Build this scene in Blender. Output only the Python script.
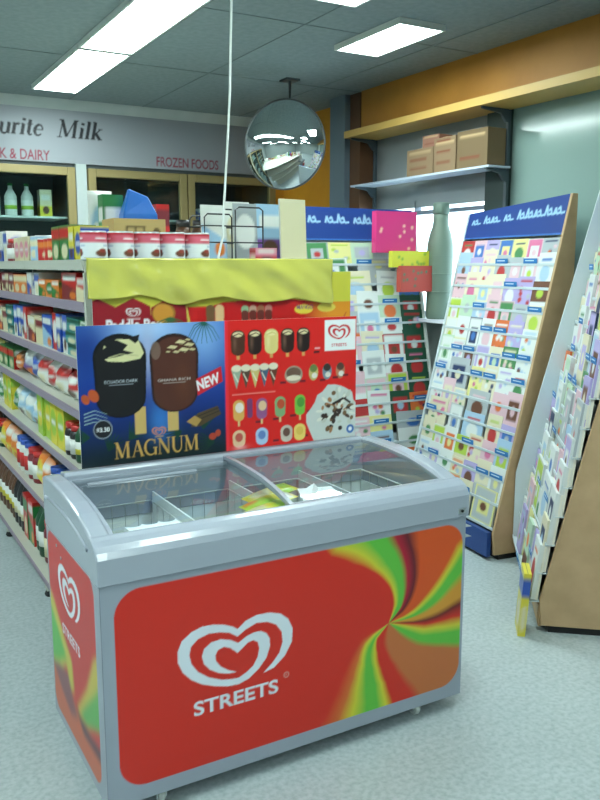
import bpy, bmesh, math, random
import numpy as np
from math import sin, cos, pi, radians, sqrt, atan, atan2
from mathutils import Vector, Matrix

for o in list(bpy.data.objects):
    bpy.data.objects.remove(o)
SC = bpy.context.scene
COL = SC.collection

# ------------------------------------------------------------------ camera
F_PX = 810.0
cam_d = bpy.data.cameras.new('camera')
cam = bpy.data.objects.new('camera', cam_d)
COL.objects.link(cam)
cam_d.sensor_fit = 'VERTICAL'
cam_d.sensor_height = 24.0
cam_d.lens = 24.0 * F_PX / 800.0
cam_d.clip_start = 0.05
PITCH = atan(135 / F_PX)
YAW = atan(470 / sqrt(F_PX ** 2 + 135 ** 2))
cam.location = (0, 0, 1.5)
cam.rotation_euler = (pi / 2 - PITCH, 0, -YAW)
SC.camera = cam

# ------------------------------------------------------------------ light and exposure
SC.view_settings.view_transform = 'Standard'
SC.view_settings.look = 'None'
SC.view_settings.gamma = 1
SC.view_settings.use_curve_mapping = False
SC.view_settings.exposure = 1.6
TUBE_POWER = 11.0
W = bpy.data.worlds.new('daylight')
SC.world = W
W.use_nodes = True
wn = W.node_tree.nodes
wn['Background'].inputs[0].default_value = (0.80, 0.92, 1.0, 1)
wn['Background'].inputs[1].default_value = 2.6


# ------------------------------------------------------------------ colours and materials
def lin(c):
    out = []
    for v in c[:3]:
        v = v / 255.0
        out.append(v / 12.92 if v <= 0.04045 else ((v + 0.055) / 1.055) ** 2.4)
    return tuple(out)


def new_mat(name, rough=0.5, metal=0.0, col=None, spec=0.5, coat=0.0):
    m = bpy.data.materials.new(name)
    m.use_nodes = True
    b = m.node_tree.nodes['Principled BSDF']
    b.inputs['Roughness'].default_value = rough
    b.inputs['Metallic'].default_value = metal
    b.inputs['Specular IOR Level'].default_value = spec
    b.inputs['Coat Weight'].default_value = coat
    if col is not None:
        b.inputs['Base Color'].default_value = (*lin(col), 1)
    return m


def attr_mat(name, rough, spec=0.5, coat=0.0, metal=0.0):
    m = new_mat(name, rough, metal, None, spec, coat)
    nt = m.node_tree
    a = nt.nodes.new('ShaderNodeAttribute')
    a.attribute_name = 'Col'
    nt.links.new(a.outputs['Color'], nt.nodes['Principled BSDF'].inputs['Base Color'])
    return m


def noise_mat(name, c1, c2, scale, rough=0.5, detail=4, bump=0.0, coords='Object', stretch=(1, 1, 1), spec=0.5, lo=0.35, hi=0.65):
    m = new_mat(name, rough, 0, c1, spec)
    nt = m.node_tree
    tc = nt.nodes.new('ShaderNodeTexCoord')
    mp = nt.nodes.new('ShaderNodeMapping')
    mp.inputs['Scale'].default_value = stretch
    n = nt.nodes.new('ShaderNodeTexNoise')
    n.inputs['Scale'].default_value = scale
    n.inputs['Detail'].default_value = detail
    r = nt.nodes.new('ShaderNodeValToRGB')
    r.color_ramp.elements[0].position = lo
    r.color_ramp.elements[0].color = (*lin(c1), 1)
    r.color_ramp.elements[1].position = hi
    r.color_ramp.elements[1].color = (*lin(c2), 1)
    b = nt.nodes['Principled BSDF']
    nt.links.new(tc.outputs[coords], mp.inputs[0])
    nt.links.new(mp.outputs[0], n.inputs['Vector'])
    nt.links.new(n.outputs[0], r.inputs[0])
    nt.links.new(r.outputs[0], b.inputs['Base Color'])
    if bump:
        bp = nt.nodes.new('ShaderNodeBump')
        bp.inputs['Strength'].default_value = bump
        bp.inputs['Distance'].default_value = 0.01
        nt.links.new(n.outputs[0], bp.inputs['Height'])
        nt.links.new(bp.outputs[0], b.inputs['Normal'])
    return m


def clear_glass(name, tint=(235, 245, 245), gloss=0.9, ior=1.45):
    """thin sheet of glass: clear, with a Fresnel reflection"""
    m = bpy.data.materials.new(name)
    m.use_nodes = True
    nt = m.node_tree
    nt.nodes.clear()
    out = nt.nodes.new('ShaderNodeOutputMaterial')
    mix = nt.nodes.new('ShaderNodeMixShader')
    tr = nt.nodes.new('ShaderNodeBsdfTransparent')
    tr.inputs[0].default_value = (*lin(tint), 1)
    gl = nt.nodes.new('ShaderNodeBsdfGlossy')
    gl.inputs['Roughness'].default_value = 0.03
    gl.inputs[0].default_value = (gloss, gloss, gloss, 1)
    fr = nt.nodes.new('ShaderNodeFresnel')
    geo = nt.nodes.new('ShaderNodeNewGeometry')      # the pane's inner side uses the inverse ratio
    mr_ = nt.nodes.new('ShaderNodeMapRange')
    mr_.inputs['To Min'].default_value = ior
    mr_.inputs['To Max'].default_value = 1.0 / ior
    nt.links.new(geo.outputs['Backfacing'], mr_.inputs['Value'])
    nt.links.new(mr_.outputs['Result'], fr.inputs[0])
    nt.links.new(fr.outputs[0], mix.inputs[0])
    nt.links.new(tr.outputs[0], mix.inputs[1])
    nt.links.new(gl.outputs[0], mix.inputs[2])
    nt.links.new(mix.outputs[0], out.inputs[0])
    return m


def emit_mat(name, col, power):
    m = bpy.data.materials.new(name)
    m.use_nodes = True
    b = m.node_tree.nodes['Principled BSDF']
    b.inputs['Base Color'].default_value = (0.9, 0.9, 0.9, 1)
    b.inputs['Emission Color'].default_value = (*lin(col), 1)
    b.inputs['Emission Strength'].default_value = power
    return m


M_PRINT = attr_mat('printed_card', 0.55, 0.4)
M_GLOSS = attr_mat('printed_gloss', 0.3, 0.5)
M_PANEL = attr_mat('freezer_vinyl', 0.35, 0.35)
M_FOIL = attr_mat('crinkled_foil', 0.28, 0.6)
M_RIM = new_mat('freezer_grey_plastic', 0.22, 0, (158, 166, 178), 0.5, 0.3)
M_SILVER = new_mat('silver_lid', 0.3, 0.9, (190, 195, 195))
M_TUB = new_mat('freezer_liner', 0.4, 0, (222, 230, 230))
M_WIRE = new_mat('white_wire', 0.4, 0, (200, 208, 208))
M_BLACKWIRE = new_mat('black_wire', 0.4, 0, (25, 28, 32))
M_BLACK = new_mat('black_rubber', 0.6, 0, (18, 18, 20))
M_SHELF = new_mat('shelf_metal', 0.45, 0.0, (188, 190, 178))
M_RAIL = new_mat('price_rail_mauve', 0.5, 0.0, (148, 134, 150))
M_GOLD = new_mat('gold_anodised', 0.45, 0.2, (142, 126, 82))
M_WHITEMETAL = new_mat('white_metal', 0.4, 0, (205, 210, 205))
M_TAN = noise_mat('tan_particle_board', (190, 158, 120), (174, 144, 106), 9, 0.6, 6, lo=0.3, hi=0.7)
M_PALE = new_mat('pale_laminate', 0.45, 0, (198, 210, 214))
M_BLUE = new_mat('blue_laminate', 0.4, 0, (24, 62, 128))
M_GLASS = clear_glass('clear_glass')
M_CURVED = clear_glass('lid_glass', (240, 246, 248), 0.95, 1.6)
M_MIRROR = new_mat('mirror_acrylic', 0.03, 1.0, (225, 232, 232))
M_CORD = new_mat('white_cord', 0.5, 0, (215, 220, 215))
M_CARDBOARD = attr_mat('cardboard', 0.8, 0.2)
M_TUBE = emit_mat('fluorescent_diffuser', (229, 250, 247), TUBE_POWER)


# ------------------------------------------------------------------ mesh builder
class MB:
    def __init__(self):
        self.v = []
        self.f = []
        self.c = []
        self.m = []
        self.sm = []
        self.M = Matrix()

    def add(self, verts, faces, col=(200, 200, 200), mat=0, smooth=False, vcols=None):
        n = len(self.v)
        M = self.M
        self.v += [tuple(M @ Vector(p)) for p in verts]
        lc = None if vcols is not None else (*lin(col), 1.0)
        for f in faces:
            self.f.append(tuple(i + n for i in f))
            if vcols is not None:
                self.c.append([(*vcols[i], 1.0) for i in f])
            else:
                self.c.append([lc] * len(f))
            self.m.append(mat)
            self.sm.append(smooth)
        return self

    def box(self, x0, x1, y0, y1, z0, z1, col=(200, 200, 200), mat=0):
        v = [(x0, y0, z0), (x1, y0, z0), (x1, y1, z0), (x0, y1, z0), (x0, y0, z1), (x1, y0, z1), (x1, y1, z1), (x0, y1, z1)]
        f = [(0, 3, 2, 1), (4, 5, 6, 7), (0, 1, 5, 4), (1, 2, 6, 5), (2, 3, 7, 6), (3, 0, 4, 7)]
        return self.add(v, f, col, mat)

    def prism(self, poly, axis, a, b, col=(200, 200, 200), mat=0):
        """polygon extruded along an axis: 'x' poly=(y,z), 'y' poly=(x,z), 'z' poly=(x,y)"""
        def mk(p, t):
            return {'x': (t, p[0], p[1]), 'y': (p[0], t, p[1]), 'z': (p[0], p[1], t)}[axis]
        n = len(poly)
        v = [mk(p, a) for p in poly] + [mk(p, b) for p in poly]
        f = [tuple(range(n))[::-1], tuple(range(n, 2 * n))]
        f += [(i, (i + 1) % n, n + (i + 1) % n, n + i) for i in range(n)]
        return self.add(v, f, col, mat)

    def lathe(self, prof, seg=20, col=(200, 200, 200), cx=0, cy=0, cols=None, smooth=True, mat=0, cap=True):
        v = []
        for r, z in prof:
            for k in range(seg):
                a = 2 * pi * k / seg
                v.append((cx + r * cos(a), cy + r * sin(a), z))
        for i in range(len(prof) - 1):
            c = cols[i] if cols else col
            fs = [(i * seg + k, i * seg + (k + 1) % seg, (i + 1) * seg + (k + 1) % seg, (i + 1) * seg + k) for k in range(seg)]
            if i == 0:
                base = len(self.v)
                self.add(v, fs, c, mat, smooth)
            else:
                lc = (*lin(c), 1.0)
                for f in fs:
                    self.f.append(tuple(j + base for j in f))
                    self.c.append([lc] * 4)
                    self.m.append(mat)
                    self.sm.append(smooth)
        if cap:
            for i, rev in ((0, True), (len(prof) - 1, False)):
                idx = [base + i * seg + k for k in range(seg)]
                self.f.append(tuple(idx[::-1] if rev else idx))
                self.c.append([(*lin(cols[min(i, len(cols) - 1)] if cols else col), 1.0)] * seg)
                self.m.append(mat)
                self.sm.append(False)
        return self

    def tube(self, pts, r, col=(200, 200, 200), seg=8, mat=0, closed=False):
        pts = [Vector(p) for p in pts]
        n = len(pts)
        v = []
        up = Vector((0, 0, 1))
        for i, p in enumerate(pts):
            a = pts[i - 1] if (i > 0 or closed) else pts[i]
            b = pts[(i + 1) % n] if (i < n - 1 or closed) else pts[i]
            d = (b - a).normalized()
            s = d.cross(up)
            if s.length < 1e-3:
                s = d.cross(Vector((1, 0, 0)))
            s.normalize()
            t = s.cross(d)
            for k in range(seg):
                an = 2 * pi * k / seg
                v.append(p + s * (r * cos(an)) + t * (r * sin(an)))
        f = []
        for i in range(n if closed else n - 1):
            j = (i + 1) % n
            f += [(i * seg + k, i * seg + (k + 1) % seg, j * seg + (k + 1) % seg, j * seg + k) for k in range(seg)]
        if not closed:
            f.append(tuple(range(seg)))
            f.append(tuple(range((n - 1) * seg, n * seg))[::-1])
        return self.add(v, f, col, mat, True)

    def canvas(self, cv, place, mat=0, smooth=False):
        """a printed surface: every vertex of a fine grid carries the ink colour there"""
        cols = cv.down()
        ny, nx = cols.shape[:2]
        V = []
        C = []
        for j in range(ny):
            for i in range(nx):
                V.append(place(cv.w * i / (nx - 1), cv.h * j / (ny - 1)))
                C.append(tuple(float(q) for q in cols[j, i]))
        Fc = [(j * nx + i, j * nx + i + 1, (j + 1) * nx + i + 1, (j + 1) * nx + i) for j in range(ny - 1) for i in range(nx - 1)]
        return self.add(V, Fc, mat=mat, vcols=C, smooth=smooth)

    def build(self, name, mats, parent=None, loc=None, bevel=0, bseg=2):
        me = bpy.data.meshes.new(name)
        me.from_pydata(self.v, [], self.f)
        at = me.color_attributes.new('Col', 'FLOAT_COLOR', 'CORNER')
        flat = np.array([x for f in self.c for x in f], dtype=np.float32).ravel()
        at.data.foreach_set('color', flat)
        mats = mats if isinstance(mats, (list, tuple)) else [mats]
        for m in mats:
            me.materials.append(m)
        me.polygons.foreach_set('material_index', self.m)
        me.polygons.foreach_set('use_smooth', self.sm)
        me.update()
        o = bpy.data.objects.new(name, me)
        COL.objects.link(o)
        if parent is not None:
            o.parent = parent
        if loc is not None:
            o.location = loc
        if bevel:
            b = o.modifiers.new('bevel', 'BEVEL')
            b.width = bevel
            b.segments = bseg
            b.limit_method = 'ANGLE'
            b.angle_limit = radians(30)
        return o


# ------------------------------------------------------------------ print canvas
_txt = {}


def text_tris(s, bold=0.0):
    key = (s, bold)
    if key not in _txt:
        cu = bpy.data.curves.new('t', 'FONT')
        cu.body = s
        cu.size = 1.0
        cu.offset = bold
        ob = bpy.data.objects.new('t', cu)
        me = bpy.data.meshes.new_from_object(ob)
        me.calc_loop_triangles()
        V = [(v.co.x, v.co.y) for v in me.vertices]
        T = [tuple(V[i] for i in t.vertices) for t in me.loop_triangles]
        bpy.data.objects.remove(ob)
        bpy.data.meshes.remove(me)
        bpy.data.curves.remove(cu)
        xs = [p[0] for p in V] or [0, 1]
        _txt[key] = (T, min(xs), max(xs))
    return _txt[key]


class Cv:
    def __init__(self, w, h, step, bg, ss=3):
        self.w, self.h, self.ss = w, h, ss
        self.nx = max(2, int(round(w / step)) + 1)
        self.ny = max(2, int(round(h / step)) + 1)
        self.X, self.Y = np.meshgrid((np.arange(self.nx * ss) + 0.5) / (self.nx * ss) * w, (np.arange(self.ny * ss) + 0.5) / (self.ny * ss) * h)
        self.a = np.zeros((self.ny * ss, self.nx * ss, 3))
        self.a[:] = lin(bg)

    def down(self):
        s = self.ss
        return self.a.reshape(self.ny, s, self.nx, s, 3).mean(axis=(1, 3))

    def put(self, mask, col, alpha=1.0):
        c = np.array(lin(col))
        m = (mask * alpha)[..., None] if mask.dtype != bool else (mask.astype(float) * alpha)[..., None]
        self.a = self.a * (1 - m) + c * m

    def blur(self, k):
        for _ in range(2):
            for ax in (0, 1):
                p = np.pad(self.a, [(k, k) if q == ax else (0, 0) for q in range(3)], mode='edge')
                c = np.cumsum(p, axis=ax)
                n = self.a.shape[ax]
                z = np.zeros_like(np.take(c, [0], axis=ax))
                c = np.concatenate([z, c], axis=ax)
                self.a = (np.take(c, range(2 * k + 1, 2 * k + 1 + n), axis=ax) - np.take(c, range(0, n), axis=ax)) / (2 * k + 1)
        return self

    def _win(self, x0, x1, y0, y1):
        i0 = max(0, int(x0 / self.w * self.nx * self.ss) - 1)
        i1 = min(self.nx * self.ss, int(x1 / self.w * self.nx * self.ss) + 2)
        j0 = max(0, int(y0 / self.h * self.ny * self.ss) - 1)
        j1 = min(self.ny * self.ss, int(y1 / self.h * self.ny * self.ss) + 2)
        return slice(j0, j1), slice(i0, i1)

    def poly(self, pts, col, alpha=1.0):
        xs = [p[0] for p in pts]
        ys = [p[1] for p in pts]
        if max(xs) < 0 or min(xs) > self.w or max(ys) < 0 or min(ys) > self.h:
            return self
        sj, si = self._win(min(xs), max(xs), min(ys), max(ys))
        X, Y = self.X[sj, si], self.Y[sj, si]
        if X.size == 0:
            return self
        ins = np.zeros(X.shape, bool)
        n = len(pts)
        for k in range(n):
            (x1, y1), (x2, y2) = pts[k], pts[(k + 1) % n]
            if y1 == y2:
                continue
            c = ((y1 > Y) != (y2 > Y)) & (X < (x2 - x1) * (Y - y1) / (y2 - y1) + x1)
            ins ^= c
        c = np.array(lin(col))
        m = (ins.astype(float) * alpha)[..., None]
        self.a[sj, si] = self.a[sj, si] * (1 - m) + c * m
        return self

    def rect(self, x0, y0, x1, y1, col, alpha=1.0):
        return self.poly([(x0, y0), (x1, y0), (x1, y1), (x0, y1)], col, alpha)

    def ell(self, cx, cy, rx, ry, col, alpha=1.0, rot=0.0, n=28):
        pts = []
        for k in range(n):
            t = 2 * pi * k / n
            x, y = rx * cos(t), ry * sin(t)
            pts.append((cx + x * cos(rot) - y * sin(rot), cy + x * sin(rot) + y * cos(rot)))
        return self.poly(pts, col, alpha)

    def glow(self, cx, cy, rx, ry, col, alpha=1.0):
        d = ((self.X - cx) / rx) ** 2 + ((self.Y - cy) / ry) ** 2
        self.put(np.exp(-d * 1.5), col, alpha)
        return self

    def stroke(self, pts, w0, w1, col, alpha=1.0):
        n = len(pts) - 1
        for i in range(n):
            (x1, y1), (x2, y2) = pts[i], pts[i + 1]
            L = math.hypot(x2 - x1, y2 - y1) or 1e-6
            nx, ny = -(y2 - y1) / L, (x2 - x1) / L
            a = (w0 + (w1 - w0) * i / n) / 2
            b = (w0 + (w1 - w0) * (i + 1) / n) / 2
            self.poly([(x1 + nx * a, y1 + ny * a), (x2 + nx * b, y2 + ny * b), (x2 - nx * b, y2 - ny * b), (x1 - nx * a, y1 - ny * a)], col, alpha)
        return self

    def text(self, s, x, y, size, col, width=None, shear=0.0, rot=0.0, bold=0.0, sx=1.0):
        """x,y = left end of the base line"""
        T, a, b = text_tris(s, bold)
        kx = size * sx if width is None else width / (b - a)
        for t in T:
            P = []
            for (u, v) in t:
                px, py = (u - a) * kx + v * size * shear, v * size
                P.append((x + px * cos(rot) - py * sin(rot), y + px * sin(rot) + py * cos(rot)))
            self.poly(P, col)
        return self

    def glyphs(self, s, x, y, size, col, adv=1.0, slant=0.0, weight=1.0):
        """seriffed lettering drawn with thick and thin pen strokes"""
        for ch in s:
            if ch == ' ':
                x += 0.45 * size * adv
                continue
            wd, st = SERIF[ch]
            for (pts, w0, w1) in st:
                P = [(x + (px + py * slant) * size * adv, y + py * size) for px, py in pts]
                self.stroke(P, w0 * size * weight, w1 * size * weight, col)
            x += wd * size * adv
        return x


def arc(cx, cy, rx, ry, a0, a1, n=12):
    return [(cx + rx * cos(radians(a0 + (a1 - a0) * i / n)), cy + ry * sin(radians(a0 + (a1 - a0) * i / n))) for i in range(n + 1)]


TK, TN, SF = 0.14, 0.05, 0.045
SERIF = {
    'M': (1.16, [([(.16, 0), (.19, 1)], TN, TN), ([(.17, 1), (.53, .05)], TK, TK), ([(.53, .05), (.86, 1)], TN, TN), ([(.9, 1), (.93, 0)], TK, TK),
                 ([(.02, .02), (.3, .02)], SF, SF), ([(.02, .98), (.24, .98)], SF, SF), ([(.8, .98), (1.05, .98)], SF, SF), ([(.8, .02), (1.08, .02)], SF, SF)]),
    'A': (.86, [([(.12, 0), (.42, 1)], TN, TN), ([(.42, 1), (.74, 0)], TK, TK), ([(.22, .35), (.6, .35)], TN, TN), ([(.0, .02), (.25, .02)], SF, SF), ([(.6, .02), (.88, .02)], SF, SF)]),
    'G': (.95, [(arc(.48, .5, .4, .48, 50, 180), TN, TK), (arc(.48, .5, .4, .48, 180, 320), TK, TN), ([(.8, .0), (.8, .45)], TK * .8, TK * .8), ([(.62, .45), (.92, .45)], SF, SF), ([(.76, .7), (.76, .98)], SF, SF)]),
    'N': (.95, [([(.15, 0), (.15, 1)], TN, TN), ([(.13, 1), (.76, .02)], TK, TK), ([(.77, 0), (.77, 1)], TN, TN), ([(.02, .02), (.28, .02)], SF, SF), ([(.0, .98), (.2, .98)], SF, SF), ([(.64, .98), (.9, .98)], SF, SF)]),
    'U': (.92, [([(.18, 1), (.18, .35)], TK, TK), (arc(.46, .35, .28, .33, 180, 360), TK, TN), ([(.74, .35), (.74, 1)], TN, TN), ([(.04, .98), (.34, .98)], SF, SF), ([(.62, .98), (.88, .98)], SF, SF)]),
    'F': (.8, [([(.2, 0), (.2, 1)], TK, TK), ([(.2, .97), (.7, .97)], SF, SF), ([(.7, .98), (.7, .78)], SF, SF), ([(.2, .52), (.55, .52)], SF, SF), ([(.05, .02), (.38, .02)], SF, SF)]),
    'a': (.6, [(arc(.27, .24, .2, .24, 20, 340), TK * .8, TK * .8), ([(.47, .0), (.47, .5)], TK, TK), (arc(.3, .45, .17, .17, 0, 150), TN, TN), ([(.45, .02), (.58, .04)], SF, SF)]),
    'v': (.58, [([(.1, .6), (.3, 0)], TK, TK), ([(.3, 0), (.48, .6)], TN, TN), ([(.0, .6), (.2, .6)], SF, SF), ([(.38, .6), (.58, .6)], SF, SF)]),
    'o': (.64, [(arc(.3, .3, .23, .3, 90, 270), TN, TK), (arc(.3, .3, .23, .3, -90, 90), TK, TN)]),
    'u': (.68, [([(.14, .6), (.14, .18)], TK, TK), (arc(.33, .2, .19, .2, 180, 340), TK, TN), ([(.53, .6), (.53, 0)], TK, TK), ([(.02, .6), (.16, .6)], SF, SF), ([(.42, .6), (.56, .6)], SF, SF), ([(.53, .02), (.64, .02)], SF, SF)]),
    'r': (.48, [([(.16, 0), (.16, .6)], TK, TK), (arc(.33, .38, .16, .2, 160, 50), TN, TK), ([(.02, .02), (.32, .02)], SF, SF), ([(.04, .6), (.18, .6)], SF, SF)]),
    'i': (.34, [([(.16, 0), (.16, .6)], TK, TK), ([(.16, .76), (.16, .9)], TK, TK), ([(.02, .02), (.3, .02)], SF, SF), ([(.04, .6), (.18, .6)], SF, SF)]),
    't': (.42, [([(.17, .85), (.17, .12)], TK, TK), (arc(.28, .14, .11, .13, 180, 330), TK, TN), ([(.02, .6), (.36, .6)], SF, SF)]),
    'e': (.6, [(arc(.3, .3, .22, .3, 0, 180), TN, TK), (arc(.3, .3, .22, .3, 180, 320), TK, TN), ([(.1, .33), (.52, .33)], SF, SF)]),
    'l': (.34, [([(.16, 0), (.16, 1)], TK, TK), ([(.02, .02), (.3, .02)], SF, SF), ([(.03, .98), (.18, .98)], SF, SF)]),
    'k': (.68, [([(.16, 0), (.16, 1)], TK, TK), ([(.18, .25), (.48, .58)], TN, TN), ([(.27, .36), (.55, .0)], TK, TK), ([(.02, .02), (.3, .02)], SF, SF), ([(.45, .02), (.68, .02)], SF, SF), ([(.36, .6), (.6, .6)], SF, SF), ([(.03, .98), (.18, .98)], SF, SF)]),
}

HEART = [(0.226, -0.241), (0.325, -0.22), (0.426, -0.142), (0.492, -0.034), (0.5, 0.078), (0.458, 0.172), (0.388, 0.231), (0.288, 0.263), (0.171, 0.268), (0.075, 0.241), (0.003, 0.188), (-0.038, 0.218), (-0.112, 0.251), (-0.204, 0.273), (-0.294, 0.278), (-0.384, 0.253), (-0.465, 0.198), (-0.5, 0.119), (-0.499, 0.03), (-0.462, -0.059), (-0.393, -0.137), (-0.304, -0.197), (-0.195, -0.241), (-0.084, -0.272), (0.011, -0.278), (0.098, -0.254), (0.187, -0.193), (0.256, -0.117), (0.29, -0.023), (0.287, 0.044), (0.258, 0.094), (0.209, 0.124), (0.151, 0.128), (0.083, 0.111), (0.007, 0.071), (-0.059, 0.112), (-0.142, 0.138), (-0.225, 0.131), (-0.284, 0.092), (-0.303, 0.034), (-0.286, -0.033), (-0.238, -0.091), (-0.165, -0.138), (-0.082, -0.165), (-0.006, -0.171), (-0.081, -0.136), (-0.146, -0.088), (-0.186, -0.032), (-0.19, 0.014), (-0.168, 0.054), (-0.116, 0.068), (-0.06, 0.045), (0.0, -0.012), (0.044, 0.019), (0.092, 0.054), (0.141, 0.062), (0.179, 0.038), (0.192, -0.017), (0.178, -0.088), (0.138, -0.153), (0.08, -0.193), (0.012, -0.222), (-0.045, -0.22), (-0.139, -0.202), (-0.249, -0.152), (-0.338, -0.083), (-0.39, -0.007), (-0.406, 0.069), (-0.39, 0.136), (-0.332, 0.184), (-0.242, 0.207), (-0.15, 0.197), (-0.067, 0.174), (0.002, 0.125), (0.074, 0.168), (0.171, 0.201), (0.268, 0.188), (0.347, 0.147), (0.397, 0.074), (0.406, -0.013), (0.376, -0.101), (0.315, -0.17)]


def heart(cv, cx, cy, s, col, sy=1.0):
    cv.poly([(cx + x * s, cy + y * s * sy) for x, y in HEART], col)


# ------------------------------------------------------------------ things
def tag(o, label, cat=None, group=None, kind=None):
    o['label'] = label
    if cat:
        o['category'] = cat
    if group:
        o['group'] = group
    if kind:
        o['kind'] = kind
    return o


def thing(name, label, cat, loc=(0, 0, 0), rz=0.0, group=None):
    o = bpy.data.objects.new(name, None)
    o.empty_display_size = 0.05
    COL.objects.link(o)
    o.location = loc
    o.rotation_euler = (0, 0, rz)
    return tag(o, label, cat, group)


def dup(root, loc, rz=0.0, label=None, group=None, rot=None):
    r = root.copy()
    COL.objects.link(r)
    r.location = loc
    r.rotation_euler = rot if rot is not None else (0, 0, rz)
    if label:
        r['label'] = label
    if group:
        r['group'] = group
    for ch in list(root.children):
        c = ch.copy()
        COL.objects.link(c)
        c.parent = r
        for g in list(ch.children):
            d = g.copy()
            COL.objects.link(d)
            d.parent = c
    return r


def struct(name, mb, mats, label=None, bevel=0):
    o = mb.build(name, mats, bevel=bevel)
    o['kind'] = 'structure'
    if label:
        o['label'] = label
    return o


ORD = ['first', 'second', 'third', 'fourth', 'fifth', 'sixth', 'seventh', 'eighth', 'ninth', 'tenth', 'eleventh', 'twelfth', 'thirteenth',
       'fourteenth', 'fifteenth', 'sixteenth', 'seventeenth', 'eighteenth', 'nineteenth', 'twentieth', 'twenty-first', 'twenty-second',
       'twenty-third', 'twenty-fourth', 'twenty-fifth', 'twenty-sixth', 'twenty-seventh', 'twenty-eighth', 'twenty-ninth', 'thirtieth']

# ================================================================== SETTING
XR, YB, XL, YF, HC = 3.45, 6.30, -3.6, -3.2, 2.70
M_FLOOR = noise_mat('speckled_vinyl', (186, 196, 198), (160, 174, 176), 60, 0.32, 5, lo=0.38, hi=0.7, spec=0.4)
_nt = M_FLOOR.node_tree
_tc = _nt.nodes['Texture Coordinate']
_n2 = _nt.nodes.new('ShaderNodeTexNoise')
_n2.inputs['Scale'].default_value = 5
_n2.inputs['Detail'].default_value = 3
_nt.links.new(_tc.outputs['Object'], _n2.inputs['Vector'])
_mx = _nt.nodes.new('ShaderNodeMix')
_mx.data_type = 'RGBA'
_mx.blend_type = 'MULTIPLY'
_mx.inputs[0].default_value = 0.16
_b = _nt.nodes['Principled BSDF']
_src = _b.inputs['Base Color'].links[0].from_socket
_nt.links.new(_src, _mx.inputs[6])
_nt.links.new(_n2.outputs[0], _mx.inputs[7])
_nt.links.new(_mx.outputs[2], _b.inputs['Base Color'])

struct('floor', MB().box(XL, XR + 0.1, YF, YB + 0.9, -0.06, 0), M_FLOOR, 'pale blue-grey speckled vinyl shop floor')

M_CEIL = noise_mat('ceiling_board', (126, 140, 143), (116, 131, 134), 30, 0.85, 3)
cb = MB().box(XL, XR + 0.1, YF, YB + 0.9, HC, HC + 0.08)
struct('ceiling', cb, M_CEIL, 'grey ceiling of flush boards')
M_SEAM = new_mat('ceiling_seam', 0.8, 0, (108, 122, 125))
for k, (x0, x1, y0, y1) in enumerate([(-2.6, XR, 2.55, 2.556), (-2.6, XR, 3.76, 3.766), (-2.6, XR, 4.97, 4.976), (0.36, 0.366, YF, YB), (2.18, 2.186, YF, YB), (1.62, 1.626, YF, YB), (3.0, 3.006, YF, YB)]):
    struct('trim_%d' % (20 + k), MB().box(x0, x1, y0, y1, HC - 0.003, HC), M_SEAM, 'thin seam between ceiling boards')

M_WHITEWALL = noise_mat('painted_wall', (176, 184, 182), (168, 178, 176), 6, 0.7)
M_ORANGE = noise_mat('orange_paint', (205, 140, 30), (192, 128, 26), 4, 0.6)
M_OCHRE = noise_mat('ochre_paint', (178, 122, 42), (166, 112, 36), 4, 0.55)
M_BROWN = noise_mat('brown_paint', (96, 62, 36), (84, 54, 32), 5, 0.6)

# back wall: fascia with shop lettering above the fridges, orange wall to the right
FX0, FX1 = -1.4, 3.36
cv = Cv(FX1 - FX0, 0.42, 0.007, (140, 144, 150))
DK = (22, 22, 28)
xe = cv.glyphs('Favourite', 0.79 - FX0, 0.185, 0.125, DK, adv=1.0, slant=0.22, weight=1.35)
cv.glyphs('Milk', 1.53 - FX0, 0.185, 0.125, DK, adv=1.08, slant=0.2, weight=1.35)
RD = (128, 22, 50)
cv.text('MILK & DAIRY', 1.01 - FX0, 0.0 + 0.015, 0.1, RD, width=0.465, bold=0.012)
cv.text('FROZEN FOODS', 2.30 - FX0, 0.0 + 0.025, 0.1, RD, width=0.53, bold=0.01)
fb = MB().canvas(cv, lambda u, v: (FX0 + u, YB - 0.002, 2.25 + v))
fb.box(FX0, FX1, YB, YB + 0.1, 2.25, HC, (140, 144, 150))
struct('wall_back', fb, M_PRINT, 'pale fascia wall lettered Favourite Milk, milk & dairy and frozen foods')
struct('wall_back_left', MB().box(XL, FX0, YB, YB + 0.1, 0, HC), M_WHITEWALL, 'plain painted wall left of the fridges')
struct('wall_back_right', MB().box(FX1, XR + 0.1, YB, YB + 0.1, 0, HC), M_ORANGE, 'orange wall right of the fridges')
struct('trim_1', MB().prism([(YB - 0.004, 2.63), (YB - 0.004, HC - 0.001), (YB - 0.055, HC - 0.001), (YB - 0.05, 2.685)], 'x', FX0, XR), M_WHITEWALL, 'pale cornice along the back wall')
struct('wall_left', MB().box(XL - 0.1, XL, YF, YB + 0.9, 0, HC), M_WHITEWALL, 'left side wall')
struct('wall_front', MB().box(XL, XR + 0.1, YF - 0.1, YF, 0, HC), M_WHITEWALL, 'front wall behind the viewer')
struct('wall_rear', MB().box(XL, XR + 0.1, YB + 0.85, YB + 0.9, 0, HC), M_BROWN, 'dark wall behind the fridge cabinets')

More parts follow.
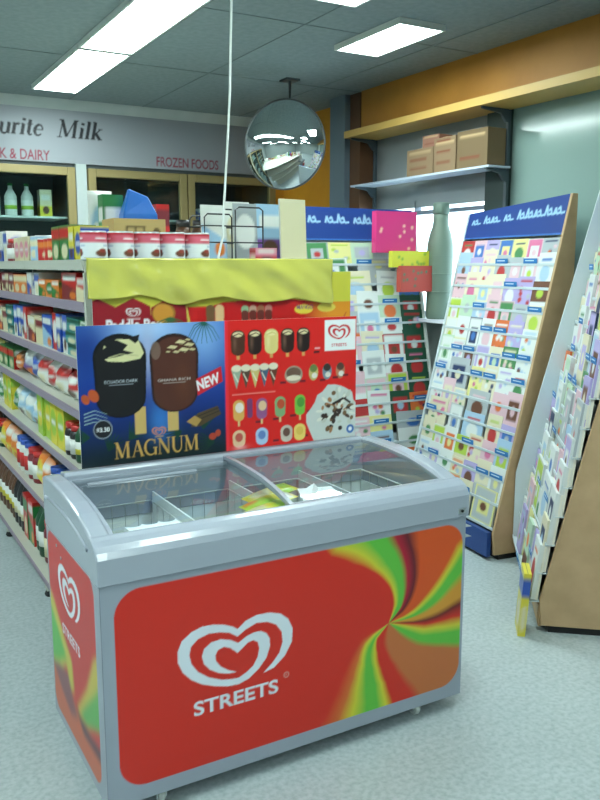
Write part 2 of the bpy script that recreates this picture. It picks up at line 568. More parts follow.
# right wall: window openings
rw = MB()
rw.box(XR, XR + 0.1, YF, 0.6, 0, HC)
rw.box(XR, XR + 0.1, 0.6, 5.0, 2.42, HC)
rw.box(XR, XR + 0.1, 0.6, 5.0, 0, 0.95)
rw.box(XR, XR + 0.1, 3.76, 5.0, 0.95, 1.16)
struct('wall_right', rw, M_WHITEWALL, 'right wall below and above the shop windows')
struct('wall_right_end', MB().box(XR, XR + 0.1, 5.0, YB, 0, HC), M_ORANGE, 'orange end of the right wall')
M_TEAL = new_mat('teal_window_film', 0.12, 0, (140, 164, 158), 0.6)
tw = MB().box(XR + 0.02, XR + 0.035, 0.6, 3.6, 0.95, 2.42)
struct('window_1', tw, M_TEAL, 'tall pane covered with pale green film')
struct('trim_2', MB().box(XR - 0.03, XR + 0.1, 3.6, 3.76, 0.95, 2.42), new_mat('dark_post', 0.5, 0, (30, 50, 46)), 'dark green post between the windows')
w2 = MB().box(XR + 0.065, XR + 0.071, 3.80, 4.96, 1.17, 2.42)
w2o = struct('window_2', w2, M_GLASS, 'bright clear window beyond the card racks')
wf = MB()
for (a, b, c, d) in [(3.76, 3.80, 1.10, 2.42), (4.96, 5.0, 1.10, 2.42), (3.80, 4.96, 1.16, 1.19), (3.80, 4.96, 1.835, 1.86), (4.50, 4.512, 1.86, 1.93)]:
    wf.box(XR + 0.03, XR + 0.08, a, b, c, d)
struct('trim_3', wf, new_mat('grey_window_frame', 0.5, 0, (118, 126, 140)), 'grey frame of the clear window')
bl = MB()
bl.box(XR + 0.03, XR + 0.06, 3.80, 4.96, 1.885, 2.02)
for k in range(10):
    z = 2.02 + k * 0.04
    bl.prism([(XR + 0.03, z), (XR + 0.06, z), (XR + 0.045, z + 0.04), (XR + 0.03, z + 0.04)], 'y', 3.80, 4.96)
struct('trim_4', bl, new_mat('roller_blind', 0.7, 0, (140, 146, 148)), 'grey rolled shutter above the clear window')
struct('trim_5', MB().box(3.27, XR, 3.76, 4.97, 1.14, 1.16), new_mat('window_sill', 0.4, 0, (214, 218, 228)), 'white sill under the clear window')

# yellow bulkhead, its lower ledge and the pillar
struct('trim_6', MB().box(3.33, XR, YF, 4.95, 2.42, HC), M_OCHRE, 'ochre bulkhead above the windows')
struct('trim_7', MB().box(3.20, XR, YF, 4.97, 2.375, 2.42), new_mat('yellow_ledge', 0.45, 0, (204, 164, 88)), 'yellow ledge under the bulkhead')
struct('trim_8', MB().box(3.335, XR, 4.97, 5.30, 0, HC), M_BROWN, 'brown pillar at the end of the bulkhead')
struct('trim_9', MB().box(3.29, 3.335, 5.10, 5.30, 0, HC), new_mat('grey_pillar', 0.6, 0, (98, 112, 122)), 'grey face of the pillar')
for i, (y0, y1, x) in enumerate([(YF, YB, XL + 0.012)]):
    struct('baseboard_left', MB().box(XL, x, y0, y1, 0, 0.1), M_BROWN, 'dark skirting on the left wall')

# ceiling lights
def ceiling_light(x0, x1, y0, y1, label):
    cx, cy = (x0 + x1) / 2, (y0 + y1) / 2
    t = thing('ceiling_light', label, 'ceiling light', (cx, cy, HC), 0, 'fluorescent ceiling lights')
    hx, hy = (x1 - x0) / 2, (y1 - y0) / 2
    f = MB()
    e = 0.012
    f.box(-hx, -hx + e, -hy, hy, -0.03, 0)
    f.box(hx - e, hx, -hy, hy, -0.03, 0)
    f.box(-hx + e, hx - e, -hy, -hy + e, -0.03, 0)
    f.box(-hx + e, hx - e, hy - e, hy, -0.03, 0)
    f.build('frame', M_WHITEMETAL, t)
    MB().box(-hx + e, hx - e, -hy + e, hy - e, -0.024, -0.004).build('diffuser', M_TUBE, t)


# the run with the two units in view at the upper left, and the ones behind the viewer that light the shop
ceiling_light(1.275, 1.58, 4.69, 5.87, 'long bright ceiling panel nearest the back wall fridges')
ceiling_light(1.275, 1.58, 3.48, 4.66, 'long bright ceiling panel, second from the back wall fridges')
ceiling_light(2.52, 2.81, 3.42, 4.02, 'short bright ceiling panel near the yellow bulkhead')
ceiling_light(1.92, 2.20, 2.72, 3.33, 'bright ceiling panel cut by the top edge of the photo')
for (a, b, c, d, s) in [(1.275, 1.58, 0.9, 2.1, 'ceiling panel above the viewer'),
                        (1.275, 1.58, -1.6, -0.4, 'ceiling panel behind the viewer on the right'),
                        (-0.7, -0.4, 2.6, 3.8, 'ceiling panel over the left aisle near the shelving end'),
                        (-0.7, -0.4, 0.2, 1.4, 'ceiling panel over the left aisle beside the viewer'),
                        (-0.7, -0.4, 4.7, 5.9, 'ceiling panel over the left aisle by the dairy fridge'),
                        (-2.6, -2.3, 0.6, 1.8, 'ceiling panel close to the left wall, nearer the viewer'),
                        (-2.6, -2.3, 3.6, 4.8, 'ceiling panel close to the left wall, farther back'),
                        (-0.7, -0.4, -2.2, -1.0, 'ceiling panel behind the viewer on the left')]:
    ceiling_light(a, b, c, d, 'bright ' + s)

# ================================================================== FRIDGES in the back wall
def fridge(x0, x1, doors, label):
    t = thing('display_fridge', label, 'fridge', (x0, YB, 0), 0, 'glass-door fridges in the back wall')
    w = x1 - x0
    c = MB()
    D = 0.6
    c.box(0, w, 0.02, D, 0, 0.12)
    c.box(0, w, 0.02, D, 2.2, 2.25)
    c.box(0, 0.03, 0.02, D, 0.12, 2.2)
    c.box(w - 0.03, w, 0.02, D, 0.12, 2.2)
    c.box(0.03, w - 0.03, D - 0.03, D, 0.12, 2.2)
    c.build('cabinet', new_mat('fridge_liner', 0.6, 0, (70, 78, 80)), t)
    for z in (0.45, 0.8, 1.15, 1.5, 1.85):
        MB().box(0.04, w - 0.04, 0.12, D - 0.04, z, z + 0.015).build('shelf', M_WHITEMETAL, t)
    dw = w / doors
    for k in range(doors):
        a, b = k * dw + 0.004, (k + 1) * dw - 0.004
        d = MB()
        e = 0.06
        d.box(a, a + e, -0.03, 0.02, 0.10, 2.22)
        d.box(b - e, b, -0.03, 0.02, 0.10, 2.22)
        d.box(a + e, b - e, -0.03, 0.02, 0.10, 0.16)
        d.box(a + e, b - e, -0.03, 0.02, 2.16, 2.22)
        dr = d.build('door', M_GOLD, t, bevel=0.005)
        MB().box(a + e, b - e, -0.008, -0.002, 0.16, 2.16).build('glass_pane', M_GLASS, dr)
        hd = MB()
        hd.box(b - 0.045, b - 0.02, -0.06, -0.03, 1.0, 1.35)
        hd.build('handle', M_BLACK, dr, bevel=0.004)
    return t


fridge(0.70, 1.655, 1, 'gold-framed glass fridge under the milk and dairy lettering')
fridge(1.745, 3.355, 2, 'double-door gold-framed glass fridge under the frozen foods lettering')
fridge(-1.3, 0.66, 2, 'double-door gold-framed glass fridge hidden by the shelving')
struct('trim_10', MB().box(1.66, 1.74, YB - 0.01, YB + 0.5, 0, 2.25), M_WHITEWALL, 'pale strip between the fridges')
struct('trim_11', MB().box(0.665, 0.695, YB - 0.01, YB + 0.5, 0, 2.25), M_WHITEWALL, 'pale strip left of the dairy fridge')


# ================================================================== PACKS of every sort
R = random.Random(7)
COLN = {'red': (190, 40, 38), 'green': (40, 120, 60), 'blue': (40, 80, 170), 'yellow': (214, 200, 60), 'white': (215, 218, 212), 'orange': (215, 120, 45),
        'pink': (214, 130, 150), 'purple': (110, 70, 140), 'brown': (92, 62, 44), 'cream': (214, 206, 170), 'teal': (60, 140, 140), 'black': (35, 34, 36),
        'pale blue': (150, 185, 210), 'lime': (160, 196, 70), 'grey': (150, 158, 160), 'dark green': (24, 70, 44), 'maroon': (120, 36, 46), 'silver': (176, 182, 190)}


def pack_art(w, h, base, accent, rng, step=0.008):
    cv = Cv(w, h, step, COLN[base])
    k = rng.randrange(4)
    ac = COLN[accent]
    if k == 0:
        cv.rect(0, h * .62, w, h * .9, ac)
        cv.ell(w / 2, h * .3, w * .3, h * .2, COLN['cream'])
    elif k == 1:
        cv.rect(0, 0, w, h * .4, ac)
        cv.rect(w * .15, h * .6, w * .85, h * .8, COLN['white'])
        cv.ell(w * .5, h * .25, w * .25, h * .14, COLN['brown'])
    elif k == 2:
        cv.ell(w / 2, h / 2, w * .4, h * .3, ac)
        cv.rect(w * .2, h * .45, w * .8, h * .55, COLN['white'])
    else:
        cv.poly([(0, 0), (w, 0), (w, h * .35), (0, h * .65)], ac)
        cv.rect(w * .1, h * .7, w * .9, h * .88, COLN['white'])
        cv.ell(w * .7, h * .2, w * .2, h * .13, COLN['orange'])
    return cv


def carton(w, d, h, base, accent, rng):
    """printed carton, front and both sides carry the artwork; origin at the middle of its base, front faces -Y"""
    m = MB()
    m.canvas(pack_art(w, h, base, accent, rng), lambda u, v: (-w / 2 + u, -d / 2, v))
    ca = pack_art(d, h, base, accent, rng, 0.012)
    m.canvas(ca, lambda u, v: (w / 2, -d / 2 + u, v))
    m.canvas(ca, lambda u, v: (-w / 2, d / 2 - u, v))
    b = COLN[base]
    m.add([(-w / 2, -d / 2, h), (w / 2, -d / 2, h), (w / 2, d / 2, h), (-w / 2, d / 2, h), (-w / 2, d / 2, 0), (w / 2, d / 2, 0), (w / 2, -d / 2, 0), (-w / 2, -d / 2, 0)],
          [(0, 1, 2, 3), (3, 2, 5, 4), (4, 5, 6, 7)], b)
    # closing flap seam on top
    m.box(-w / 2 + 0.002, w / 2 - 0.002, -0.0015, 0.0015, h, h + 0.0008, tuple(int(q * .7) for q in b))
    return m.build('carton', M_GLOSS)


def pouch(w, d, h, base, accent, rng):
    """pillow bag with crimped ends"""
    m = MB()
    cv = pack_art(w, h, base, accent, rng, 0.012)
    cols = cv.down()
    ny, nx = cols.shape[:2]
    ph = rng.random() * 6
    for side in (-1, 1):
        V, C = [], []
        for j in range(ny):
            for i in range(nx):
                s, t = i / (nx - 1), j / (ny - 1)
                b = (max(0, sin(pi * s)) ** .5) * (max(0, sin(pi * t)) ** .45)
                b *= 1 + .16 * sin(9 * s + ph) * sin(11 * t + ph)
                V.append(((s - .5) * w * (1 - .06 * sin(pi * t)), side * d / 2 * b, t * h))
                C.append(tuple(float(q) for q in cols[j, i]))
        Fc = []
        for j in range(ny - 1):
            for i in range(nx - 1):
                q = (j * nx + i, j * nx + i + 1, (j + 1) * nx + i + 1, (j + 1) * nx + i)
                Fc.append(q if side < 0 else q[::-1])
        m.add(V, Fc, vcols=C, smooth=True)
    return m.build('bag', M_FOIL)


def bottle(r, h, base, accent, cap):
    root = thing('bottle', '', 'bottle')
    m = MB()
    b, a = COLN[base], COLN[accent]
    prof = [(r * .9, 0), (r, .01), (r, h * .18), (r, h * .5), (r, h * .6), (r * .75, h * .7), (r * .38, h * .82), (r * .36, h * .93)]
    m.lathe(prof, 16, cols=[b] * 8)
    m.build('glass_body', M_GLOSS, root)
    MB().lathe([(r + .0008, h * .2), (r + .0008, h * .32), (r + .0008, h * .48)], 16, cols=[a, COLN['white']]).build('paper_label', M_PRINT, root)
    MB().lathe([(r * .42, h * .92), (r * .42, h)], 12, col=COLN[cap]).build('cap', M_GLOSS, root)
    return root


def jar(r, h, base, accent, cap):
    root = thing('jar', '', 'jar')
    b, a = COLN[base], COLN[accent]
    MB().lathe([(r * .92, 0), (r, .008), (r, h * .72), (r * .8, h * .84)], 16, cols=[b] * 4).build('glass_body', M_GLOSS, root)
    MB().lathe([(r + .0008, h * .15), (r + .0008, h * .6)], 16, col=a).build('paper_label', M_PRINT, root)
    MB().lathe([(r * .86, h * .83), (r * .86, h)], 16, col=COLN[cap]).build('lid', M_GLOSS, root)
    return root


def can(r, h, cv):
    root = thing('food_can', '', 'can')
    MB().lathe([(r * .97, 0), (r, .003), (r, h - .003), (r * .97, h), (r * .9, h - .004)], 24, col=(180, 184, 184)).build('tin_body', M_SILVER, root)
    m = MB()
    m.canvas(cv, lambda u, v: ((r + .0008) * cos(2 * pi * u / cv.w - pi / 2 - pi / 2 * 0), (r + .0008) * sin(2 * pi * u / cv.w - pi / 2), .006 + v), smooth=True)
    m.build('paper_label', M_PRINT, root)
    return root


# ================================================================== GONDOLA SHELVING
GX0, GX1, GY0, GY1 = 0.72, 1.64, 2.68, 5.56
ZS = [1.512, 1.372, 1.168, 0.985, 0.765, 0.480, 0.150]
g = thing('gondola_shelving', 'double-sided metal shop shelving unit behind the ice cream freezer', 'shelving', (GX0, GY0, 0))
bay = (GY1 - GY0) / 3
spn = MB()
spn.box(0.455, 0.465, 0.0, GY1 - GY0, 0.12, 1.49)
spn.build('back_panel', M_SHELF, g)
for k in range(4):
    y = k * bay
    u = MB()
    u.box(0.435, 0.485, y - .015 if k else 0, y + .015, 0.0, 1.49)
    u.build('upright', M_SHELF, g)
    if k < 4:
        for sx in (0.02, 0.86):
            f_ = MB()
            yy = min(max(y, 0.03), GY1 - GY0 - 0.03)
            f_.box(sx, sx + 0.045, yy - 0.022, yy + 0.022, 0.028, 0.13)
            lg = f_.build('leg', M_SHELF, g)
            MB().lathe([(0.026, 0.0), (0.03, 0.01), (0.02, 0.03)], 12, col=(20, 20, 20), cx=sx + 0.022, cy=yy).build('rubber_foot', M_BLACK, lg)


def tier(x0, x1, y0, y1, z, side):
    s = MB()
    s.box(x0, x1, y0, y1, z - 0.012, z)
    so = s.build('shelf', M_SHELF, g)
    r_ = MB()
    if side == 'l':
        r_.prism([(x0 - 0.004, z + 0.006), (x0 + 0.002, z + 0.006), (x0 + 0.012, z - 0.03), (x0 + 0.004, z - 0.03)], 'y', y0 + 0.002, y1 - 0.002)
    elif side == 'r':
        r_.box(x1, x1 + 0.006, y0 + 0.002, y1 - 0.002, z - 0.03, z + 0.006)
    else:
        r_.box(x0 + 0.002, x1 - 0.002, y0 - 0.008, y0, z - 0.03, z + 0.008)
    r_.build('price_rail', M_RAIL if side == 'l' and z < 1.5 else M_SHELF, so)


EY = 0.0
for i, z in enumerate(ZS):
    for k in range(3):
        y0 = k * bay + (0.0 if k else 0.02)
        if i == 0:
            tier(0.0, GX1 - GX0, y0, (k + 1) * bay - 0.001, z, 'l')
        else:
            tier(0.0 if i < 6 else -0.02, 0.454, y0, (k + 1) * bay - 0.001, z, 'l')
            if i in (2, 4, 6):
                tier(0.466, GX1 - GX0, y0, (k + 1) * bay - 0.001, z, 'r')
MB().box(0.0, GX1 - GX0, -0.012, -0.001, 1.474, 1.512).build('end_rail', M_SHELF, g)
MB().box(0.0, GX1 - GX0, 0.0, 0.019, 0.12, 0.16).build('end_brace', M_SHELF, g)
mk = MB().box(0.0, 0.02, 0.0, 0.019, 0.16, 1.474)
mk.build('end_post', M_SHELF, g)

# goods on the left face of the gondola
TIERN = ['top', 'second', 'third', 'fourth', 'fifth', 'sixth', 'bottom']
SPEC = {
    0: [('carton', .07, .10, .12, 'yellow', 'blue'), ('carton', .13, .10, .13, 'green', 'red'), ('can', .04, 0, .095, 'red', 'orange'), ('can', .04, 0, .11, 'pale blue', 'cream'),
        ('carton', .10, .08, .11, 'cream', 'pink'), ('jar', .038, 0, .11, 'maroon', 'white'), ('carton', .09, .10, .15, 'white', 'blue'), ('bag', .12, .06, .12, 'lime', 'white'), ('can', .04, 0, .10, 'orange', 'green')],
    1: [('carton', .20, .12, .085, 'red', 'cream'), ('carton', .20, .12, .10, 'red', 'maroon'), ('carton', .12, .12, .07, 'orange', 'green'), ('carton', .10, .12, .095, 'white', 'blue'), ('carton', .14, .12, .085, 'orange', 'cream'),
        ('carton', .11, .12, .09, 'maroon', 'cream')],
    2: [('carton', .17, .13, .045, 'green', 'white'), ('carton', .17, .13, .045, 'teal', 'dark green'), ('carton', .07, .12, .145, 'blue', 'white'), ('carton', .07, .12, .145, 'red', 'white'), ('carton', .16, .12, .13, 'blue', 'pale blue'), ('carton', .14, .12, .11, 'cream', 'maroon')],
    3: [('bag', .15, .09, .11, 'red', 'white'), ('bag', .15, .09, .12, 'white', 'red'), ('bag', .16, .10, .13, 'silver', 'blue'), ('bag', .17, .10, .13, 'silver', 'purple'), ('bag', .16, .09, .10, 'brown', 'orange'), ('carton', .13, .12, .10, 'green', 'red'), ('bag', .14, .09, .11, 'yellow', 'brown')],
    4: [('bag', .17, .10, .15, 'red', 'white'), ('bottle', .032, 0, .17, 'dark green', 'yellow', 'yellow'), ('jar', .035, 0, .13, 'black', 'white', 'red'), ('carton', .11, .10, .185, 'yellow', 'lime'), ('carton', .11, .10, .185, 'lime', 'yellow'), ('bag', .15, .09, .14, 'pale blue', 'white'), ('bag', .15, .09, .13, 'white', 'green')],
    5: [('bottle', .036, 0, .24, 'brown', 'white', 'red'), ('jar', .042, 0, .17, 'white', 'green', 'green'), ('jar', .042, 0, .15, 'maroon', 'white', 'red'), ('jar', .044, 0, .14, 'dark green', 'cream', 'red'), ('jar', .042, 0, .16, 'white', 'red', 'blue'), ('bag', .14, .09, .17, 'orange', 'yellow')],
    6: [('bottle', .042, 0, .30, 'black', 'red', 'black'), ('bottle', .040, 0, .29, 'black', 'cream', 'brown'), ('bottle', .042, 0, .28, 'brown', 'yellow', 'black'), ('bottle', .04, 0, .27, 'brown', 'orange', 'orange'), ('jar', .045, 0, .20, 'maroon', 'cream', 'red'), ('bottle', .042, 0, .26, 'dark green', 'white', 'white'), ('carton', .11, .1, .22, 'red', 'green')],
}
KINDNAME = {'carton': 'carton', 'can': 'can', 'jar': 'jar', 'bag': 'bag', 'bottle': 'bottle'}


def can_art(base, accent, rng, r, h):
    w = 2 * pi * r
    cv = Cv(w, h, 0.007, COLN[base])
    for q in range(3):
        cx = w * (q + .5) / 3
        cv.rect(cx - w / 6, h * .6, cx + w / 6, h * .85, COLN[accent])
        cv.ell(cx, h * .3, w * .09, h * .16, COLN['cream'])
    return cv


PROTO = {}


def make_pack(sp, var):
    """first call of a kind builds it, later calls copy it"""
    key = (sp, var)
    rng = random.Random(hash(str(key)) % 1000 if False else sum(map(ord, str(key))))
    if key in PROTO:
        return dup(PROTO[key], (0, 0, 0))
    kind = sp[0]
    if kind == 'carton':
        o = carton(sp[1], sp[2], sp[3], sp[4], sp[5], rng)
    elif kind == 'bag':
        o = pouch(sp[1], sp[2], sp[3], sp[4], sp[5], rng)
    elif kind == 'can':
        o = can(sp[1], sp[3], can_art(sp[4], sp[5], rng, sp[1], sp[3] - .012))
    elif kind == 'jar':
        o = jar(sp[1], sp[3], sp[4], sp[5], sp[6] if len(sp) > 6 else 'red')
    else:
        o = bottle(sp[1], sp[3], sp[4], sp[5], sp[6])
    PROTO[key] = o
    return o


GOODS = ['food packs on the top shelf of the gondola', 'flat cartons on the second gondola shelf', 'cartons on the third gondola shelf', 'bags on the fourth gondola shelf', 'packs on the fifth gondola shelf', 'jars on the sixth gondola shelf', 'bottles on the bottom gondola shelf']
for ti, z in enumerate(ZS):
    y = GY0 + 0.03 if ti else GY0 + 0.135
    specs = SPEC[ti]
    n = 0
    si = 0
    rr = random.Random(100 + ti)
    order = []
    # runs of one to three facings of the same pack, as shops stock them
    while y < 5.35 and n < 30:
        sp = specs[si % len(specs)] if si < len(specs) else specs[rr.randrange(len(specs))]
        si += 1
        run = 1 if sp[1] > .15 else rr.choice([1, 2, 2, 3])
        if ti == 1 and si <= 2:
            run = 1
        for q in range(run):
            wd = sp[1] if sp[0] in ('carton', 'bag') else sp[1] * 2
            if y + wd > 5.45 or n >= 30:
                break
            dp = sp[2] if sp[0] in ('carton', 'bag') else sp[1] * 2
            stack = 3 if (ti == 2 and sp[3] < .05) else 1
            for s_ in range(stack):
                o = make_pack(sp, q % 2)
                o.location = (GX0 + 0.022 + dp / 2 + (rr.random() * .012), y + wd / 2, z + 0.0008 + s_ * (sp[3] + .0018))
                if sp[0] == 'carton' or sp[0] == 'bag':
                    o.rotation_euler = (0, 0, -pi / 2 + rr.uniform(-.03, .03))
                else:
                    o.rotation_euler = (0, 0, rr.uniform(0, 6))
                pos = '%s from the freezer end' % ORD[n]
                shelf = '%s gondola shelf' % TIERN[ti]
                extra = ''
                if stack > 1:
                    extra = [' low in pile', ' mid pile', ' atop pile'][s_]
                o['label'] = ('%s and %s %s, %s, %s' % (sp[4], sp[5], KINDNAME[sp[0]], shelf, pos)) if not extra else ('%s flat carton%s, %s, %s' % (sp[4], extra, shelf, pos))
                o['category'] = KINDNAME[sp[0]]
                o['group'] = GOODS[ti]
            y += wd + 0.006
            n += 1
        y += 0.004

# milk and frozen packs seen through the fridge doors
for q, (x, z, sp) in enumerate([(0.98, 1.866, ('bottle', .045, 0, .24, 'white', 'pale blue', 'blue')), (1.10, 1.866, ('bottle', .045, 0, .24, 'white', 'pale blue', 'blue')), (1.22, 1.866, ('bottle', .045, 0, .24, 'white', 'lime', 'green')),
                                (1.34, 1.866, ('bottle', .045, 0, .24, 'white', 'lime', 'green')), (1.47, 1.866, ('carton', .09, .09, .20, 'cream', 'yellow')), (2.00, 1.866, ('carton', .16, .12, .10, 'brown', 'cream')), (2.30, 1.866, ('carton', .16, .12, .09, 'grey', 'blue')),
                                (2.80, 1.866, ('carton', .16, .12, .10, 'white', 'blue')), (3.05, 1.866, ('carton', .16, .12, .08, 'brown', 'orange'))]):
    o = make_pack(sp, 0)
    o.location = (x, YB + .22, z)
    o.rotation_euler = (0, 0, 0)
    tag(o, '%s and %s %s, top shelf of %s fridge, %s from its left' % (sp[4], sp[5], sp[0], 'dairy' if x < 1.7 else 'frozen foods', ORD[q if x < 1.7 else q - 5]), sp[0], 'packs inside the wall fridges')

# the row of cans at the end of the top shelf
def pink_can_art(r, h):
    w = 2 * pi * r
    cv = Cv(w, h, 0.004, (226, 232, 236))
    cv.rect(0, h * .62, w, h, (214, 96, 116))
    cv.rect(0, h * .9, w, h, (190, 44, 56))
    for q in range(3):
        cx = w * (q + .5) / 3 - w / 6
        for cc in (cx, cx + w):
            cv.ell(cc, h * .24, w * .085, h * .13, (110, 62, 44))
            cv.ell(cc + .004, h * .33, w * .06, h * .08, (150, 60, 50))
            cv.text('BEANS', cc - w * .07, h * .74, h * .12, (240, 230, 230), width=w * .14) if False else cv.rect(cc - w * .08, h * .74, cc + w * .08, h * .8, (240, 226, 228))
            cv.rect(cc + w * .03, h * .5, cc + w * .12, h * .54, (150, 170, 200))
    return cv


c0 = can(0.0435, 0.099, pink_can_art(0.0435, 0.087))
for k in range(5):
    o = c0 if k == 0 else dup(c0, (0, 0, 0))
    o.location = (0.768 + 0.0925 * k, GY0 + 0.046, 1.5128)
    o.rotation_euler = (0, 0, 0.35 + 0.05 * (k % 3))
    tag(o, ['leftmost', 'second', 'middle', 'fourth', 'rightmost'][k] + ' pink and white can in the row above the yellow plastic sheet', 'can', 'pink and white cans at the end of the top shelf')

# things lying on the gondola deck behind the cans
ZD = 1.5128
cbx = MB()
cbc = Cv(.215, .11, .006, (186, 160, 108))
for k in range(3):
    cbc.rect(.05 + k * .035, .03, .05 + k * .035 + .006, .08, (60, 50, 40))
cbc.rect(.05, .074, .13, .08, (60, 50, 40))
cbc.rect(.05, .03, .13, .036, (60, 50, 40))
cbc.ell(.175, .055, .016, .02, (110, 90, 60))
cbx.canvas(cbc, lambda u, v: (u, 0, v + .06))
cbx.box(0, .215, 0.0005, .16, 0, .17, (180, 152, 100))
cbx.box(0, .215, 0, .0005, 0, .06, (180, 152, 100))
o = cbx.build('cardboard_box', M_CARDBOARD, loc=(0.985, 3.2, ZD))
tag(o, 'low brown cardboard box standing behind the pink cans', 'box')
for k in range(3):
    j = make_pack(('jar', .032, 0, .165, 'brown', 'cream', 'black'), k % 2)
    j.location = (1.245 + k * .07, 3.12, ZD)
    tag(j, ['left', 'middle', 'right'][k] + ' one of three brown jars right of the cardboard box', 'jar', 'brown jars beside the cardboard box')
o = carton(.09, .07, .285, 'green', 'lime', random.Random(3))
o.name = 'carton'
o.location = (1.075, 3.53, ZD)
tag(o, 'tall green carton behind the cardboard box, left of the blue bag', 'carton')
b = MB()
# peaked blue bag
hw = .085
b.add([(-hw, -.05, 0), (hw, -.05, 0), (hw, .05, 0), (-hw, .05, 0), (-hw * .8, -.035, .2), (hw * .95, -.035, .2), (hw * .95, .035, .2), (-hw * .8, .035, .2),
       (-.035, -.01, .305), (.05, -.008, .275), (.05, .008, .275), (-.035, .01, .305)],
      [(0, 1, 5, 4), (1, 2, 6, 5), (2, 3, 7, 6), (3, 0, 4, 7), (4, 5, 9, 8), (5, 6, 10, 9), (6, 7, 11, 10), (7, 4, 8, 11), (8, 9, 10, 11), (3, 2, 1, 0)], (34, 104, 190))
o = b.build('paper_bag', M_GLOSS, loc=(1.155, 3.42, ZD), bevel=.006)
tag(o, 'peaked bright blue bag standing behind the cardboard box', 'bag')
o = pouch(.11, .07, .31, 'white', 'pale blue', random.Random(5))
o.location = (1.06, 3.64, ZD)
tag(o, 'white crinkled bag behind the tall green carton', 'bag')
o = carton(.06, .06, .25, 'red', 'maroon', random.Random(6))
o.location = (1.29, 3.50, ZD)
tag(o, 'narrow red carton right of the blue bag', 'carton')

# wire display rack with papers
wr = thing('wire_rack', 'black wire rack holding leaflets behind the yellow plastic sheet', 'display rack', (1.20, 2.80, ZD))
for y in (0, .14):
    fr = MB()
    fr.tube([(0, y, 0.004), (0, y, .16), (.012, y, .172), (.1, y, .172), (.11, y, .16), (.11, y, .004)], .003)
    fr.tube([(.125, y, .004), (.125, y, .19), (.14, y, .2), (.225, y, .2), (.24, y, .19), (.24, y, .004)], .003)
    fr.build('frame', M_BLACKWIRE, wr)
cr = MB()
for z in (.004, .07, .13):
    cr.tube([(0, 0, z), (.24, 0, z)], .0025)
    cr.tube([(0, .14, z), (.24, .14, z)], .0025)
    for x in (0, .12, .24):
        cr.tube([(x, 0, z), (x, .14, z)], .0025)
cr.build('cross_wire', M_BLACKWIRE, wr)
rr = random.Random(9)


def flat_pack(w, h, th, base, accent, name, x, y, z, label, cat, lean=0.0, rz=0.0, group=None, mat=None):
    m = MB()
    m.canvas(pack_art(w, h, base, accent, rr, .007) if base != accent else Cv(w, h, .02, COLN[base]), lambda u, v: (u - w / 2, 0, v))
    m.box(-w / 2, w / 2, .0004, th, 0, h, COLN['white'])
    o = m.build(name, mat or M_PRINT, loc=(x, y, z))
    o.rotation_euler = (-lean, 0, rz)
    return tag(o, label, cat, group)


flat_pack(.10, .20, .006, 'white', 'pale blue', 'leaflet', 1.255, 2.83, ZD + .008, 'white leaflet in the left bay of the black wire rack', 'leaflet', .08)
flat_pack(.10, .21, .006, 'grey', 'white', 'leaflet', 1.385, 2.83, ZD + .008, 'grey and white leaflet in the right bay of the black wire rack', 'leaflet', .08)
flat_pack(.11, .235, .006, 'white', 'cream', 'notepad', 1.425, 2.99, ZD, 'white notepad standing behind the black wire rack', 'notepad', .04)
flat_pack(.13, .225, .05, 'pale blue', 'purple', 'magazine', 1.535, 2.92, ZD, 'blue and white pack right of the black wire rack', 'magazine', .02)
flat_pack(.12, .235, .01, 'cream', 'cream', 'paper_sheet', 1.555, 2.76, ZD, 'plain cream sheet tilted beside the blue and white pack', 'sheet', .05, .12)
o = carton(.09, .05, .05, 'pink', 'red', rr)
o.location = (1.42, 2.76, ZD)
tag(o, 'small pink and red carton in front of the cream sheet', 'carton')
o = carton(.07, .05, .17, 'pink', 'white', rr)
o.location = (1.598, 2.98, ZD)
tag(o, 'tall pink and white carton at the right end of the shelving top', 'carton')

# white cord hanging from the ceiling
cd = MB()
cd.tube([(1.285, 2.72, HC), (1.283, 2.72, 2.42), (1.277, 2.72, 2.25), (1.272, 2.72, 2.1), (1.262, 2.72, 1.95), (1.25, 2.72, 1.8), (1.242, 2.72, 1.7), (1.236, 2.72, 1.6), (1.215, 2.72, ZD + .004)], .0045, seg=8)
o = cd.build('power_cord', M_CORD)
tag(o, 'thin white cord hanging from the ceiling to the shelving top', 'cord')

# ================================================================== ICE CREAM FREEZER
FRX, FRY, FW, FD = 0.53, 1.96, 1.222, 0.59
fz = thing('ice_cream_freezer', 'grey chest freezer with red printed panels and curved glass lids', 'freezer', (FRX, FRY, 0))
ZB, ZR = 0.055, 0.69


